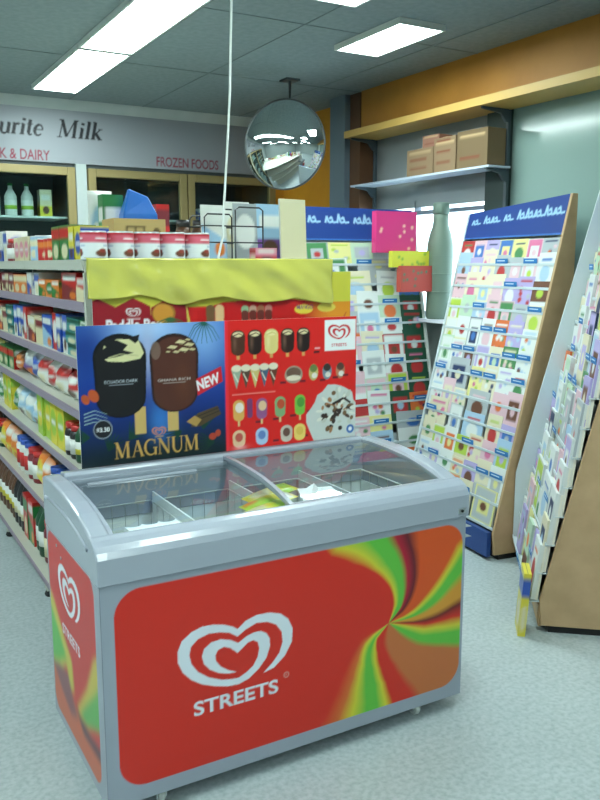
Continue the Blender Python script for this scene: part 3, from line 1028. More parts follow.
INK = {'R': (206, 44, 30), 'Y': (206, 200, 56), 'G': (96, 184, 66), 'C': (176, 30, 52), 'M': (96, 28, 38), 'O': (214, 84, 32), 'P': (208, 146, 50), 'B': (104, 30, 28), 'W': (192, 108, 58), 'Q': (206, 104, 44)}
KNOTS = [.03, .06, .1, .15, .2, .26, .34]
RIBBONS = [('R', [72, 75, 85, 99, 111, 122, 130]), ('Y', [63, 65, 78, 92, 104, 112, 124]), ('G', [55, 56, 68, 81, 93, 102, 110]), ('G', [42, 45, 58, 71, 80, 91, 100]),
           ('C', [37, 39, 50, 62, 72, 83, 94]), ('M', [29, 30, 39, 50, 61, 73, 84]), ('O', [22, 22, 30, 42, 53, 64, 72]), ('O', [12, 12, 16, 23, 28, 33, 39]),
           ('Y', [6, 6, 10, 17, 22, 28, 34]), ('G', [2, 2, 4, 11, 17, 24, 30]), ('G', [-1, -1, 1, 6, 11, 18, 24]), ('P', [-3, -3, -2, 1, 6, 12, 16]),
           ('P', [-7, -7, -7, -3, 0, 4, 8]), ('B', [-11, -11, -11, -9, -6, -1, 3]), ('R', [-14, -14, -14, -14, -11, -8, -7]), ('Y', [-20, -20, -21, -21, -17, -15, -12]),
           ('G', [-30, -30, -30, -29, -24, -20, -16]), ('G', [-38, -38, -37, -35, -31, -27, -24]), ('W', [-50, -50, -47, -43, -37, -32, -28]),
           ('W', [-96, -92, -85, -75, -70, -65, -63]), ('R', [-119, -112, -94, -83, -77, -72, -68]), ('R', [-135, -135, -113, -99, -91, -86, -83]),
           ('Y', [-141, -141, -121, -107, -97, -92, -88]), ('G', [-144, -144, -133, -114, -104, -99, -94]), ('G', [-145.5, -145.5, -138, -124, -115, -108, -104]),
           ('Y', [-155, -155, -149, -131, -124, -118, -115]), ('Q', [-160, -160, -156, -141, -132, -127, -124]), ('R', [-167, -167, -165, -153, -144, -137, -133])]


def swirl(cv, cx, cz):
    """curling ribbons of yellow, green, orange and crimson around one point"""
    dx, dz = cv.X - cx, cv.Y - cz
    r = np.hypot(dx, dz)
    th = np.degrees(np.arctan2(dz, dx))
    nb = 160
    rb = np.clip((r / 0.48 * nb).astype(int), 0, nb - 1)
    cols = [lin(INK[q[0]]) for q in RIBBONS][::-1]
    out = np.zeros_like(cv.a)
    out[:] = lin(INK['R'])
    for b in range(nb):
        m = rb == b
        if not m.any():
            continue
        rr = (b + .5) / nb * 0.48
        xs = [np.interp(rr, KNOTS, q[1]) for q in RIBBONS][::-1]
        t = th[m]
        for c in range(3):
            v = np.interp(t, xs, [l[c] for l in cols])
            out[..., c][m] = v
    cv.a = out


def round_mask(cv, x0, x1, y0, y1, r):
    dx = np.maximum(np.maximum(x0 + r - cv.X, cv.X - (x1 - r)), 0)
    dy = np.maximum(np.maximum(y0 + r - cv.Y, cv.Y - (y1 - r)), 0)
    return np.hypot(dx, dy) <= r


GREY = (150, 158, 170)
WHT = (214, 222, 230)
cv = Cv(FW, ZR - ZB, 0.003, INK['R'])
swirl(cv, 1.445 - FRX, 0.379 - ZB)
LX, LZ = 0.917 - FRX, 0.415 - ZB
heart(cv, LX, LZ, 0.359, WHT)
cv.text('STREETS', 0.781 - FRX, 0.256 - ZB, 0.058, WHT, width=0.266, bold=0.022)
cv.ell(1.075 - FRX, 0.303 - ZB, .0095, .0095, (206, 150, 140))
cv.ell(1.075 - FRX, 0.303 - ZB, .0065, .0065, INK['R'])
cv.rect(1.0735 - FRX, .3 - ZB, 1.0765 - FRX, .306 - ZB, (206, 150, 140))
inm = round_mask(cv, 0.036, FW - 0.012, 0.100 - ZB, 0.664 - ZB, 0.075)
cv.put(~inm, GREY)
fp = MB().canvas(cv, lambda u, v: (u, -0.001, ZB + v))
fp.build('front_panel', M_PANEL, fz)

cs = Cv(FD, ZR - ZB, 0.004, (198, 44, 38))
# side panel: u = 0 at the back edge, u = FD at the front edge
cs.poly([(0, .18), (0, .02), (.59, .02), (.59, .14), (.36, .11), (.27, .15), (.16, .2)], (200, 96, 60))
cs.poly([(-.01, .43), (.06, .40), (.17, .325), (.255, .28), (.27, .19), (.23, .17), (.19, .24), (.10, .19), (-.01, .17)], (196, 186, 70))
cs.poly([(-.01, .38), (.11, .315), (.19, .262), (.09, .21), (-.01, .18)], (90, 176, 74))
cs.poly([(.0, .175), (.10, .2), (.20, .215), (.255, .15), (.30, .12), (.22, .09), (.12, .12)], (130, 70, 80))
cs.poly([(.59, .45), (.50, .39), (.42, .27), (.30, .155), (.33, .14), (.42, .15), (.59, .23)], (202, 182, 70))
cs.poly([(.59, .37), (.50, .29), (.40, .21), (.335, .152), (.40, .148), (.59, .22)], (92, 170, 80))
cs.poly([(.28, .15), (.36, .10), (.59, .11), (.59, .155), (.42, .135)], (80, 30, 50))
cs.blur(9)
heart(cs, 0.26, 0.49, 0.25, WHT, 1.0)
cs.text('STREETS', 0.16, 0.335, 0.045, WHT, width=0.2, bold=0.02)
inm = round_mask(cs, 0.014, FD - 0.055, 0.03, 0.625, 0.05)
cs.put(~inm, GREY)
MB().canvas(cs, lambda u, v: (-0.001, FD - u, ZB + v)).build('side_panel', M_PANEL, fz)
cs2 = Cv(FD, ZR - ZB, 0.006, (198, 44, 38))
heart(cs2, 0.26, 0.45, 0.25, WHT)
cs2.put(~round_mask(cs2, 0.05, FD - 0.05, 0.03, 0.625, 0.05), GREY)
MB().canvas(cs2, lambda u, v: (FW + 0.001, u, ZB + v)).build('side_panel', M_PANEL, fz)

bd = MB()
T = 0.05
bd.box(0, T, 0, FD, ZB, ZR)
bd.box(FW - T, FW, 0, FD, ZB, ZR)
bd.box(T, FW - T, 0, T, ZB, ZR)
bd.box(T, FW - T, FD - T, FD, ZB, ZR)
bd.box(T, FW - T, T, FD - T, ZB, 0.38)
bd.build('body', M_RIM, fz)
li = MB()
li.box(T, T + .004, T, FD - T, .381, ZR)
li.box(FW - T - .004, FW - T, T, FD - T, .381, ZR)
li.box(T + .004, FW - T - .004, T, T + .004, .381, ZR)
li.box(T + .004, FW - T - .004, FD - T - .004, FD - T, .381, ZR)
li.box(T, FW - T, T, FD - T, .38, .386)
li.build('liner', M_TUB, fz)


def prof(y):
    """height of the freezer's top edge at depth y from the front"""
    xs = [0, 0.02, 0.05, 0.10, 0.17, 0.25, 0.35, 0.46, 0.55, FD]
    zs = [0.768, 0.790, 0.803, 0.818, 0.834, 0.846, 0.853, 0.856, 0.853, 0.847]
    return float(np.interp(y, xs, zs))


ys = [0, .006, .02, .035, .05, .075, .1, .135, .17, .21, .25, .3, .35, .4, .46, .51, .55, .58, FD]
for x0, x1, s in ((-0.006, 0.05, 1), (FW - 0.05, FW + 0.006, -1)):
    rim = MB()
    poly = [(0.03, ZR - .0035), (0.03, prof(.03) - .003)] + [(y, prof(y) - max(0, .003 * (1 - y / .08))) for y in ys[4:]] + [(FD, ZR - .0035)]
    rim.prism(poly, 'x', x0, x1)
    rim.build('end_cap', M_RIM, fz, bevel=.014, bseg=4)
# moulded groove along each end
for s in (0, 1):
    gr_ = MB()
    xx = -0.0085 if s == 0 else FW + 0.0085
    gp = [(y, prof(y) - 0.045 - 0.02 * (y / FD)) for y in ys[5:-2]]
    gr_.tube([(xx + (.003 if s == 0 else -.003), y, z) for y, z in gp], .006)
    gr_.build('side_moulding', M_RIM, fz)
fr_ = MB()
fr_.prism([(-0.008, ZR - .004), (-0.008, .758), (0, .775), (.012, .788), (.03, .798), (.045, .803), (.056, .804), (.062, .798), (.062, ZR - .004)], 'x', -.007, FW + .007)
fr_.build('front_rail', M_RIM, fz, bevel=.012, bseg=4)
bk = MB()
bk.prism([(FD - .06, ZR), (FD - .06, .85), (FD - .05, .858), (FD - .01, .855), (FD, .847), (FD, ZR)], 'x', .05, FW - .05)
bk.build('back_rail', M_RIM, fz, bevel=.004)
gy = [y for y in np.linspace(.058, FD - .058, 16)]


def lid(x0, x1, dz, name):
    m = MB()
    V, Fc = [], []
    for i, y in enumerate(gy):
        z = prof(y) - .012 + dz
        V += [(x0, y, z), (x1, y, z)]
    for i in range(len(gy) - 1):
        Fc.append((2 * i, 2 * i + 1, 2 * i + 3, 2 * i + 2))
    m.add(V, Fc, smooth=True)
    lo = m.build(name, M_CURVED, fz)
    f = MB()
    ww = .014

    def strip(a, b):
        P = []
        n = len(gy)
        V = []
        for y in gy:
            z = prof(y) - .012 + dz
            V += [(a, y, z - .006), (b, y, z - .006), (b, y, z + .006), (a, y, z + .006)]
        Q = []
        for i in range(n - 1):
            for k in range(4):
                Q.append((4 * i + k, 4 * i + (k + 1) % 4, 4 * i + 4 + (k + 1) % 4, 4 * i + 4 + k))
        Q += [(0, 1, 2, 3), (4 * n - 1, 4 * n - 2, 4 * n - 3, 4 * n - 4)]
        f.add(V, Q)
    strip(x0, x0 + ww)
    strip(x1 - ww, x1)
    for y in (gy[0], gy[-1] - .012):
        z = prof(y) - .012 + dz
        f.box(x0 + ww, x1 - ww, y, y + .012, z - .006, z + .006)
    f.build('lid_frame', M_RIM, lo)
    return lo


lid(.052, .615, -.012, 'glass_lid')
l2 = lid(.590, FW - .052, .004, 'glass_lid')
hb = MB()
hb.prism([(.0, .0), (.014, .0), (.011, .006), (.003, .006)], 'x', .10, .46)
ho = hb.build('lid_handle', M_RIM, fz)
ho.location = (0.0, .45, prof(.45) - .023)
MB().box(FW - .04, FW - .012, -.011, -.008, .70, .716).build('lock_plate', M_SILVER, fz)
MB().tube([(FW - .026, -.0105, .708), (FW - .026, -.014, .708)], .005).build('lock', M_BLACK, fz)
for cx_, cy_ in ((.16, .045), (FW - .16, .045), (.11, FD - .09), (FW - .11, FD - .09)):
    c_ = MB()
    c_.box(cx_ - .03, cx_ + .03, cy_ - .03, cy_ + .03, .048, ZB)
    c_.box(cx_ - .016, cx_ - .012, cy_ - .014, cy_ + .014, .018, .048)
    c_.box(cx_ + .012, cx_ + .016, cy_ - .014, cy_ + .014, .018, .048)
    co = c_.build('castor', M_SILVER, fz)
    w_ = MB()
    w_.M = Matrix.Translation((cx_, cy_, .024)) @ Matrix.Rotation(pi / 2, 4, 'Y')
    w_.lathe([(.02, -.01), (.0235, -.006), (.0235, .006), (.02, .01)], 14, col=(30, 30, 30))
    w_.build('wheel', M_WHITEMETAL, co)
# screws on the side panel
for (yy, zz) in ((.45, .655), (.40, .63)):
    MB().box(-.003, -.001, yy, yy + .008, zz, zz + .008, (90, 70, 50)).build('screw', M_SILVER, fz)

# wire baskets hanging inside
for k in range(4):
    x0 = .062 + k * .2775
    x1 = x0 + .262
    y0, y1 = .062, FD - .068
    bs = MB()
    for z in (.735, .62, .5):
        bs.tube([(x0, y0, z), (x1, y0, z), (x1, y1, z), (x0, y1, z)], .0028 if z > .7 else .0018, seg=6, closed=True)
    for i in range(7):
        x = x0 + (x1 - x0) * i / 6
        bs.tube([(x, y0, .735), (x, y0, .5), (x, y1, .5), (x, y1, .735)], .0014, seg=5)
    for i in range(1, 8):
        y = y0 + (y1 - y0) * i / 8
        bs.tube([(x0, y, .735), (x0, y, .5), (x1, y, .5), (x1, y, .735)], .0014, seg=5)
    bs.build('wire_basket', M_WIRE, fz)
    if k:
        MB().box(x0 - .0105, x0 - .0045, y0, y1, .5, .765).build('divider', M_TUB, fz)

# stock inside the freezer: each pack a thing
rz_ = random.Random(21)
NB = ['first', 'second', 'third', 'fourth']
fcol = [('teal', 'white'), ('white', 'pale blue'), ('yellow', 'lime'), ('grey', 'white')]
fcol2 = [('white', 'teal'), ('grey', 'pale blue'), ('lime', 'yellow'), ('white', 'pink')]
for k in range(4):
    x0 = FRX + .062 + k * .2775
    for i in range(8):
        col = fcol[k] if i % 2 == 0 else fcol2[k]
        lvl = i // 4
        row = i % 4
        o = make_pack(('bag', .10, .03, .19, col[0], col[1]), i % 2)
        o.rotation_euler = (pi / 2, 0, pi / 2 + (0.0 if k != 2 else 0.0))
        o.location = (x0 + .205 + .0, FRY + .115 + row * .104, .580 + lvl * .036)
        o.rotation_euler = (pi / 2 - .0, 0, pi / 2)
        o.location.x = x0 + .225
        tag(o, '%s ice cream pack, %s freezer basket from left, %s layer, %s from front' % (col[0], NB[k], ['lower', 'upper'][lvl], ORD[row]), 'ice cream pack', 'ice cream packs inside the freezer')
# bright cards and papers close under the glass
for k in range(3):
    o = make_pack(('bag', .09, .03, .17, 'yellow', 'lime'), k % 2)
    o.rotation_euler = (pi / 2 - .15, 0, pi / 2 + .12)
    o.location = (1.0 + .04 * k, 2.085 + .065 * k, .757 + .004 * k)
    tag(o, ['nearest', 'middle', 'farthest'][k] + ' of the yellow packs at the middle of the freezer', 'ice cream pack', 'ice cream packs inside the freezer')
wb = MB()
wb.add([(0, 0, 0), (.15, .012, 0), (.16, .12, .015), (.04, .13, .02), (0, 0, .008), (.15, .012, .008), (.16, .12, .023), (.04, .13, .028)],
       [(3, 2, 1, 0), (4, 5, 6, 7), (0, 1, 5, 4), (1, 2, 6, 5), (2, 3, 7, 6), (3, 0, 4, 7)], (236, 240, 240))
wb.add([(.02, .02, .008), (.06, .03, .05), (.09, .11, .045), (.05, .12, .02)], [(0, 1, 2, 3)], (240, 242, 242))
o = wb.build('paper_wrap', M_PRINT, loc=(1.195, 2.045, .768))
tag(o, 'crumpled white paper lying under the right glass lid of the freezer', 'paper')
sc = MB()
sp_ = [(0, 0), (.15, 0), (.15, .03)]
for k in range(3):
    for t in range(7):
        a = pi * t / 6
        sp_.append((.125 - .05 * k + .0 - .025 * 0 + .025 * cos(a), .03 + .0 + .022 - .02 * sin(a)))
sp_.append((0, .03))
sc.prism(sp_, 'z', -.038, .002, (238, 242, 242))
o = sc.build('scalloped_card', M_PRINT, loc=(.650, 2.068, .781))
tag(o, 'white scalloped card at the front left corner under the freezer glass', 'card')

# ================================================================== POSTERS on and behind the freezer
PX0, PX1, PZ0, PZ1 = 0.645, 1.69, 0.8485, 1.303
PW, PH = PX1 - PX0, PZ1 - PZ0
cv = Cv(PW, PH, 0.003, (14, 52, 132))
SP = .505           # seam between the dark and the red half
yy = cv.Y / PH
top, mid, bot = np.array(lin((40, 100, 190))), np.array(lin((12, 50, 140))), np.array(lin((6, 30, 40)))
gr = np.where(yy[..., None] > .5, mid + (top - mid) * ((yy - .5) * 2)[..., None], bot + (mid - bot) * (np.clip(yy * 2, 0, 1)[..., None]) ** 1.2)
cv.a = gr
cv.glow(.24, .44, .17, .07, (170, 204, 244), .95)
cv.glow(.43, .40, .10, .13, (130, 172, 226), .85)
cv.glow(.23, .36, .035, .12, (170, 180, 214), .8)
cv.glow(.27, .13, .05, .09, (60, 130, 210), .8)
cv.glow(.03, .38, .09, .12, (10, 40, 120), .8)
for (x, y, a) in [(.03, .10, 2.4), (.09, .05, .5), (.42, .09, .7), (.46, .04, 2.5), (.16, .08, .2), (.34, .09, 2.9)]:
    for q in range(7):
        an = a + q * .22
        cv.stroke([(x, y), (x + .06 * cos(an), y + .06 * sin(an))], .006, .002, (14, 62, 44))
cv.glow(.25, .02, .3, .06, (8, 30, 28), .9)
# palm fronds at the top right of the dark half
for q in range(9):
    an = -pi + .35 * q
    cv.stroke([(.43, PH), (.43 + .035 * cos(an), PH + .03 * sin(an) - .012), (.43 + .06 * cos(an), PH - .055 - .02 * abs(sin(an)))], .004, .0015, (30, 90, 76))


def bar(cx, cy, w, h, body, rot=0.0):
    """ice cream bar seen front on"""
    pts = []
    for t in range(13):
        a = pi * t / 12
        pts.append((w / 2 * cos(a), h / 2 - w * .42 + w * .42 * sin(a)))
    for t in range(13):
        a = pi + pi * t / 12
        pts.append((w / 2 * cos(a) * .94, -h / 2 + w * .36 + w * .36 * sin(a)))
    return [(cx + x * cos(rot) - y * sin(rot), cy + x * sin(rot) + y * cos(rot)) for x, y in pts]


for (cx, cy, w, h, c1, c2, stick) in [(.138, .290, .176, .272, (24, 22, 26), (10, 9, 12), .20), (.322, .288, .172, .262, (84, 44, 34), (46, 24, 20), .312)]:
    cv.rect(stick - .019, .095, stick + .019, cy - h / 2 + .03, (206, 172, 104))
    cv.poly(bar(cx, cy, w, h, c1), c2)
    cv.poly(bar(cx, cy - .003, w * .9, h * .94, c1), c1)
cv.glow(.35, .25, .035, .07, (104, 58, 38), .6)
# bitten tops
cv.poly([(.078, .352), (.088, .39), (.13, .408), (.20, .405), (.218, .36), (.205, .342), (.15, .334), (.10, .338)], (218, 212, 160))
cv.poly([(.052, .355), (.095, .385), (.07, .402), (.13, .405), (.165, .388), (.150, .372), (.185, .362), (.13, .352), (.08, .345)], (24, 22, 26))
cv.poly([(.165, .41), (.19, .392), (.20, .40), (.205, .42)], (22, 20, 24))
cv.stroke([(.10, .35), (.14, .36), (.20, .352)], .004, .002, (180, 176, 130))
for (x, y, s) in [(.315, .372, .02), (.345, .388, .022), (.375, .378, .02), (.355, .362, .022), (.328, .356, .014), (.385, .362, .014), (.30, .358, .010), (.37, .395, .012)]:
    cv.poly([(x - s, y - s * .1), (x - s * .2, y + s * .4), (x + s, y + s * .2), (x + s * .3, y - s * .35)], (214, 198, 150))
    cv.stroke([(x - s, y - s * .1), (x + s * .8, y - s * .3)], .003, .002, (60, 34, 28))
cv.ell(.258, .365, .017, .03, (128, 104, 92), .7)
cv.text('ECUADOR DARK', .085, .268, .0125, (176, 184, 192), width=.11, bold=.02)
cv.rect(.10, .2605, .18, .2632, (130, 136, 146))
cv.text('GHANA RICH', .262, .262, .0115, (190, 180, 176), width=.115, bold=.02)
cv.rect(.28, .2545, .36, .257, (150, 136, 130))
cv.poly([(.398, .262), (.49, .30), (.496, .248), (.402, .205)], (206, 30, 44))
cv.text('NEW', .404, .222, .048, (240, 240, 244), rot=.3, width=.086, bold=.03, shear=.1)
# wooden crate, butterflies, price spot
cv.poly([(.375, .10), (.40, .145), (.475, .165), (.488, .135), (.41, .10)], (82, 64, 42))
cv.stroke([(.395, .12), (.482, .147)], .003, .003, (40, 30, 24))
cv.stroke([(.400, .134), (.48, .158)], .003, .003, (40, 30, 24))
cv.poly([(.36, .12), (.39, .138), (.415, .122), (.395, .10)], (176, 140, 76))
for (x, y, s) in [(.022, .222, .020), (.048, .232, .026)]:
    cv.ell(x, y, s * .6, s * .85, (190, 84, 40), rot=.5)
cv.ell(.455, .06, .014, .012, (170, 60, 40))
cv.ell(.475, .07, .010, .012, (180, 70, 44))
for q in range(4):
    cv.stroke([(.015, .175 - q * .011), (.05, .185 - q * .012), (.09, .17 - q * .013)], .003, .001, (170, 200, 190))
cv.ell(.074, .122, .031, .031, (150, 160, 170))
cv.ell(.074, .122, .028, .028, (22, 22, 30))
cv.text('$3.30', .053, .114, .019, (236, 238, 240), width=.043, bold=.03)
GOLD = (204, 160, 84)
heart(cv, .262, .098, .05, (206, 130, 92))
cv.rect(.248, .079, .276, .0815, GOLD)
cv.glyphs('MAGNUM', .108, .020, .054, GOLD, adv=.92, weight=1.05)
# red half
RED = (222, 34, 30)
cv.rect(SP, 0, PW, PH, RED)
cv.rect(SP, 0, SP + .012, PH, (236, 46, 60))
cv.rect(.905, .33, PW - .005, PH - .012, (238, 240, 240))
heart(cv, .968, .398, .098, (206, 40, 48))
cv.text('STREETS', .935, .345, .015, (206, 60, 70), width=.066, bold=.02)
for k, c in enumerate([(78, 44, 30), (40, 24, 22), (222, 204, 130), (48, 26, 22), (36, 22, 22)]):
    cx = .555 + k * .065
    cv.rect(cx - .006, .318, cx + .006, .35, (216, 160, 90))
    cv.poly(bar(cx, .376, .056, .088, c), c)
    cv.ell(cx, .405, .02, .009, (232, 214, 168) if k != 2 else (236, 222, 160))
    cv.stroke([(cx - .018, .40), (cx + .004, .408), (cx + .018, .402)], .004, .003, (60, 34, 28) if k != 2 else (206, 184, 110))
    cv.glow(cx - .012, .375, .008, .03, (150, 110, 90) if k != 2 else (240, 230, 180), .5)
cv.rect(.862, .34, .885, .345, (240, 190, 190))
cv.rect(.858, .325, .882, .332, (60, 20, 30))
for k in range(5):
    cx = .548 + k * .036
    cc = [(150, 170, 150), (84, 66, 54), (206, 190, 120), (70, 96, 120), (104, 60, 44)][k]
    cv.poly([(cx - .02, .285), (cx + .02, .285), (cx, .215)], cc)
    cv.ell(cx, .288, .019, .012, (226, 214, 190))
    cv.stroke([(cx - .01, .27), (cx + .006, .24)], .004, .004, (226, 220, 200))
cv.ell(.775, .252, .037, .032, (170, 150, 130))
cv.ell(.775, .258, .03, .02, (110, 84, 70))
cv.ell(.775, .240, .03, .01, (230, 214, 190))
for k, (c, d_) in enumerate([((196, 180, 110), (110, 130, 70)), ((120, 140, 156), (60, 50, 44)), ((186, 120, 90), (90, 60, 50))]):
    cx = .858 + k * .058
    cv.ell(cx, .255, .02, .03, c)
    cv.ell(cx, .27, .016, .014, d_)
    cv.ell(cx + .004, .243, .012, .01, (226, 220, 210))
for (x, y) in [(.72, .222), (.80, .222), (.885, .22), (.94, .226), (.985, .232), (.62, .09), (.69, .094), (.76, .10), (.83, .11), (.63, .01), (.69, .015), (.81, .02)]:
    cv.rect(x, y, x + .024, y + .008, (110, 24, 40))
cv.rect(.53, .195, .70, .198, (240, 150, 140))
for k, (c, d_) in enumerate([((222, 170, 90), (236, 224, 214)), ((150, 90, 140), (226, 190, 150)), ((130, 170, 120), (190, 80, 50)), ((120, 190, 70), (80, 150, 60))]):
    cx = .555 + k * .082 + (.008 if k == 1 else 0)
    cv.rect(cx - .004, .085, cx + .004, .12, (220, 190, 130))
    cv.poly(bar(cx, .14, .044, .075, c), c)
    cv.ell(cx + .003, .15, .016, .018, d_)
cv.poly(bar(.598, .145, .022, .07, 0), (120, 60, 110))
for k, (c, d_) in enumerate([((226, 190, 150), (190, 90, 80)), ((170, 196, 226), (100, 130, 190)), ((200, 190, 176), (110, 80, 70)), ((236, 206, 110), (226, 190, 90))]):
    cx = (.555, .645, .745, .80)[k]
    cv.poly(bar(cx, .04, .05, .062, c), c)
    cv.ell(cx, .045, .015, .016, d_)
cv.glow(.56, .008, .03, .012, (240, 170, 170), .7)
# burst of ice creams in the lower right corner
rp = random.Random(12)
burst = [(.86, .0)]
for q in range(16):
    a = radians(200 - q * 14)
    rr_ = .112 + rp.uniform(-.012, .016)
    burst.append((.945 + rr_ * cos(a), .085 + rr_ * sin(a) * 1.0))
burst += [(PW, .1), (PW, .0)]
cv.poly(burst, (204, 210, 206))
for q in range(70):
    a = rp.uniform(0, 2 * pi)
    d_ = rp.uniform(0, .088)
    cv.ell(.965 + d_ * cos(a), .105 + d_ * sin(a) * .9, rp.uniform(.005, .017), rp.uniform(.004, .010), rp.choice([(76, 50, 38), (226, 226, 216), (196, 200, 190), (170, 120, 80), (120, 90, 60), (60, 44, 40)]), rot=a)
cv.stroke([(.94, .13), (.99, .15), (1.02, .13)], .01, .008, (44, 30, 28))
cv.ell(1.02, .03, .017, .017, (60, 110, 180))
cv.ell(1.02, .03, .008, .008, (230, 236, 240))
pm = MB().canvas(cv, lambda u, v: (u, 0, v))
pm.box(0, PW, .0003, .005, 0, PH, (206, 206, 206))
o = pm.build('advert_poster', M_GLOSS, loc=(PX0, 2.528, .8575))
tag(o, 'wide advertising board, blue MAGNUM half and red ice cream price half, standing on the freezer', 'poster')

# the larger board behind it
QX0, QX1, QZ0, QZ1 = 0.735, 1.745, .82, 1.475
QW, QH = QX1 - QX0, QZ1 - QZ0
cv = Cv(QW, QH, .004, (206, 34, 36))
cv.a = np.where((cv.X < .33)[..., None], np.array(lin((150, 28, 44))), cv.a)
cv.put(cv.Y > .535, (206, 200, 70))
# scalloped shields on the left
for k, cx in enumerate((.02, .14, .27)):
    cv.poly([(cx - .068, .45), (cx - .068, .535), (cx - .045, .548), (cx, .57), (cx + .045, .548), (cx + .068, .535), (cx + .068, .45)], (156, 26, 40))
    cv.stroke([(cx + .070, .47), (cx + .060, .54)], .012, .003, (214, 200, 90))
cv.poly([(.37, .45), (.37, .52), (.47, .548), (.60, .556), (.75, .554), (.87, .54), (.87, .45)], (200, 28, 32))
heart(cv, .14, .522, .052, (230, 226, 226))
cv.rect(.117, .498, .163, .5015, (226, 200, 200))
cv.text('Paddle Pop', .045, .462, .052, (236, 238, 244), bold=.035, sx=.85)
cv.ell(.245, .515, .036, .032, (220, 120, 56))
cv.ell(.247, .515, .042, .036, (196, 190, 60), .35)
for q in range(8):
    an = radians(-160 + 20 * q)
    cv.stroke([(.27, .50), (.27 + .04 * cos(an), .50 + .035 * sin(an)), (.27 + .065 * cos(an), .48 + .04 * sin(an))], .006, .002, (60, 110, 70))
for k, c in enumerate([(120, 90, 60), (226, 190, 140)]):
    cv.poly(bar(.42 + k * .035, .505, .034, .07, 0), c)
for k, c in enumerate([(150, 190, 150), (206, 170, 150), (170, 110, 80), (196, 130, 120)]):
    cv.poly(bar(.555 + k * .032, .505, .03, .06, 0, ), c)
    cv.poly(bar(.555 + k * .032, .498, .03, .04, 0, ), (110, 50, 44))
# orange and yellow right part
x = cv.X
cv.put(np.clip((x - .80) / .12, 0, 1) * (cv.Y < .54), (232, 150, 40))
cv.put(np.clip((x - .93) / .06, 0, 1) * np.clip((.35 - cv.Y) / .2, 0, 1), (238, 216, 70))
cv.ell(.80, .515, .04, .018, (226, 206, 70))
cv.text('MANGO', .77, .515, .022, (120, 70, 130), bold=.02, width=.07)
cv.ell(.90, .52, .04, .018, (236, 216, 90))
for k in range(5):
    cv.stroke([(.955 + .012 * (k % 2), .10 + k * .085), (.99, .16 + k * .085)], .012, .004, (206, 96, 40))
rm = MB().canvas(cv, lambda u, v: (u, 0, v))
rm.box(0, QW, .0003, .006, 0, QH, (206, 206, 206))
o = rm.build('advert_poster', M_GLOSS, loc=(QX0, 2.655, QZ0))
tag(o, 'taller red and orange ice cream board behind the MAGNUM board', 'poster')

# yellow plastic sheet draped over the top of the taller board
M_FILM = attr_mat('yellow_plastic', 0.2, 0.6, 0.35)
_t = M_FILM.node_tree
_tc = _t.nodes.new('ShaderNodeTexCoord')
_nn = _t.nodes.new('ShaderNodeTexVoronoi')
_nn.inputs['Scale'].default_value = 11
_nn.feature = 'SMOOTH_F1'
_nn.inputs['Smoothness'].default_value = .55
_bp = _t.nodes.new('ShaderNodeBump')
_bp.inputs['Strength'].default_value = .6
_bp.inputs['Distance'].default_value = .02
_t.links.new(_tc.outputs['Object'], _nn.inputs['Vector'])
_t.links.new(_nn.outputs[0], _bp.inputs['Height'])
_t.links.new(_bp.outputs[0], _t.nodes['Principled BSDF'].inputs['Normal'])
sh = MB()
nx, nz = 110, 26
V = []
r2 = random.Random(4)
ph = [(r2.uniform(8, 60), r2.uniform(10, 60), r2.uniform(0, 6), r2.uniform(.3, 1)) for _ in range(9)]
SX0, SX1 = 0.718, 1.655
for j in range(nz + 1):
    for i in range(nx + 1):
        s, t = i / nx, j / nz
        xx = SX0 + (SX1 - SX0) * s
        low = 1.408 - .035 * s - .018 * abs(sin(7.5 * xx * 1.4)) - (.03 if .25 < s < .42 else 0) * .5 * sin(pi * (s - .25) / .17 if .25 < s < .42 else 0)
        z = 1.522 + (low - 1.522) * t
        amp = .0065 * min(1, t * 3 + .1)
        yy = 2.640 + amp * sum(a * sin(p * xx + q * z * 1.3 + c) for p, q, c, a in ph) / 2.2
        V.append((xx, min(yy, 2.651), z))
Fc = [(j * (nx + 1) + i, (j + 1) * (nx + 1) + i, (j + 1) * (nx + 1) + i + 1, j * (nx + 1) + i + 1) for j in range(nz) for i in range(nx)]
sh.add(V, Fc, (208, 204, 96), smooth=True)
# the fold that lies on the shelf edge
sh.add([(SX0, 2.644, 1.522), (SX1, 2.644, 1.522), (SX1, 2.668, 1.524), (SX0, 2.668, 1.524)], [(0, 1, 2, 3)], (208, 204, 96))
o = sh.build('plastic_sheet', M_FILM)
tag(o, 'creased translucent yellow plastic sheet hanging over the taller poster', 'plastic sheet')
so = o.modifiers.new('thick', 'SOLIDIFY')
so.thickness = .0008

# ================================================================== GREETING CARD STANDS
CARDC = {'white': (212, 218, 216), 'cream': (214, 208, 180), 'pale pink': (214, 180, 190), 'pale blue': (160, 190, 214), 'pale green': (180, 206, 180), 'pale yellow': (216, 212, 140),
         'pink': (206, 110, 150), 'blue': (60, 110, 180), 'lilac': (170, 160, 206), 'grey': (168, 176, 180), 'orange': (214, 110, 56), 'red': (176, 50, 50), 'lime': (170, 196, 70), 'brown': (104, 66, 48), 'green': (70, 130, 80), 'dark green': (30, 76, 56), 'navy': (34, 50, 90)}
PALE = ['white', 'white', 'white', 'white', 'white', 'cream', 'cream', 'pale pink', 'pale blue', 'pale green', 'pale yellow', 'grey', 'lilac']
STRONG = ['pink', 'blue', 'orange', 'lime', 'red', 'green', 'brown', 'lilac', 'navy', 'grey', 'pale blue', 'pale pink']
CARDM = {}


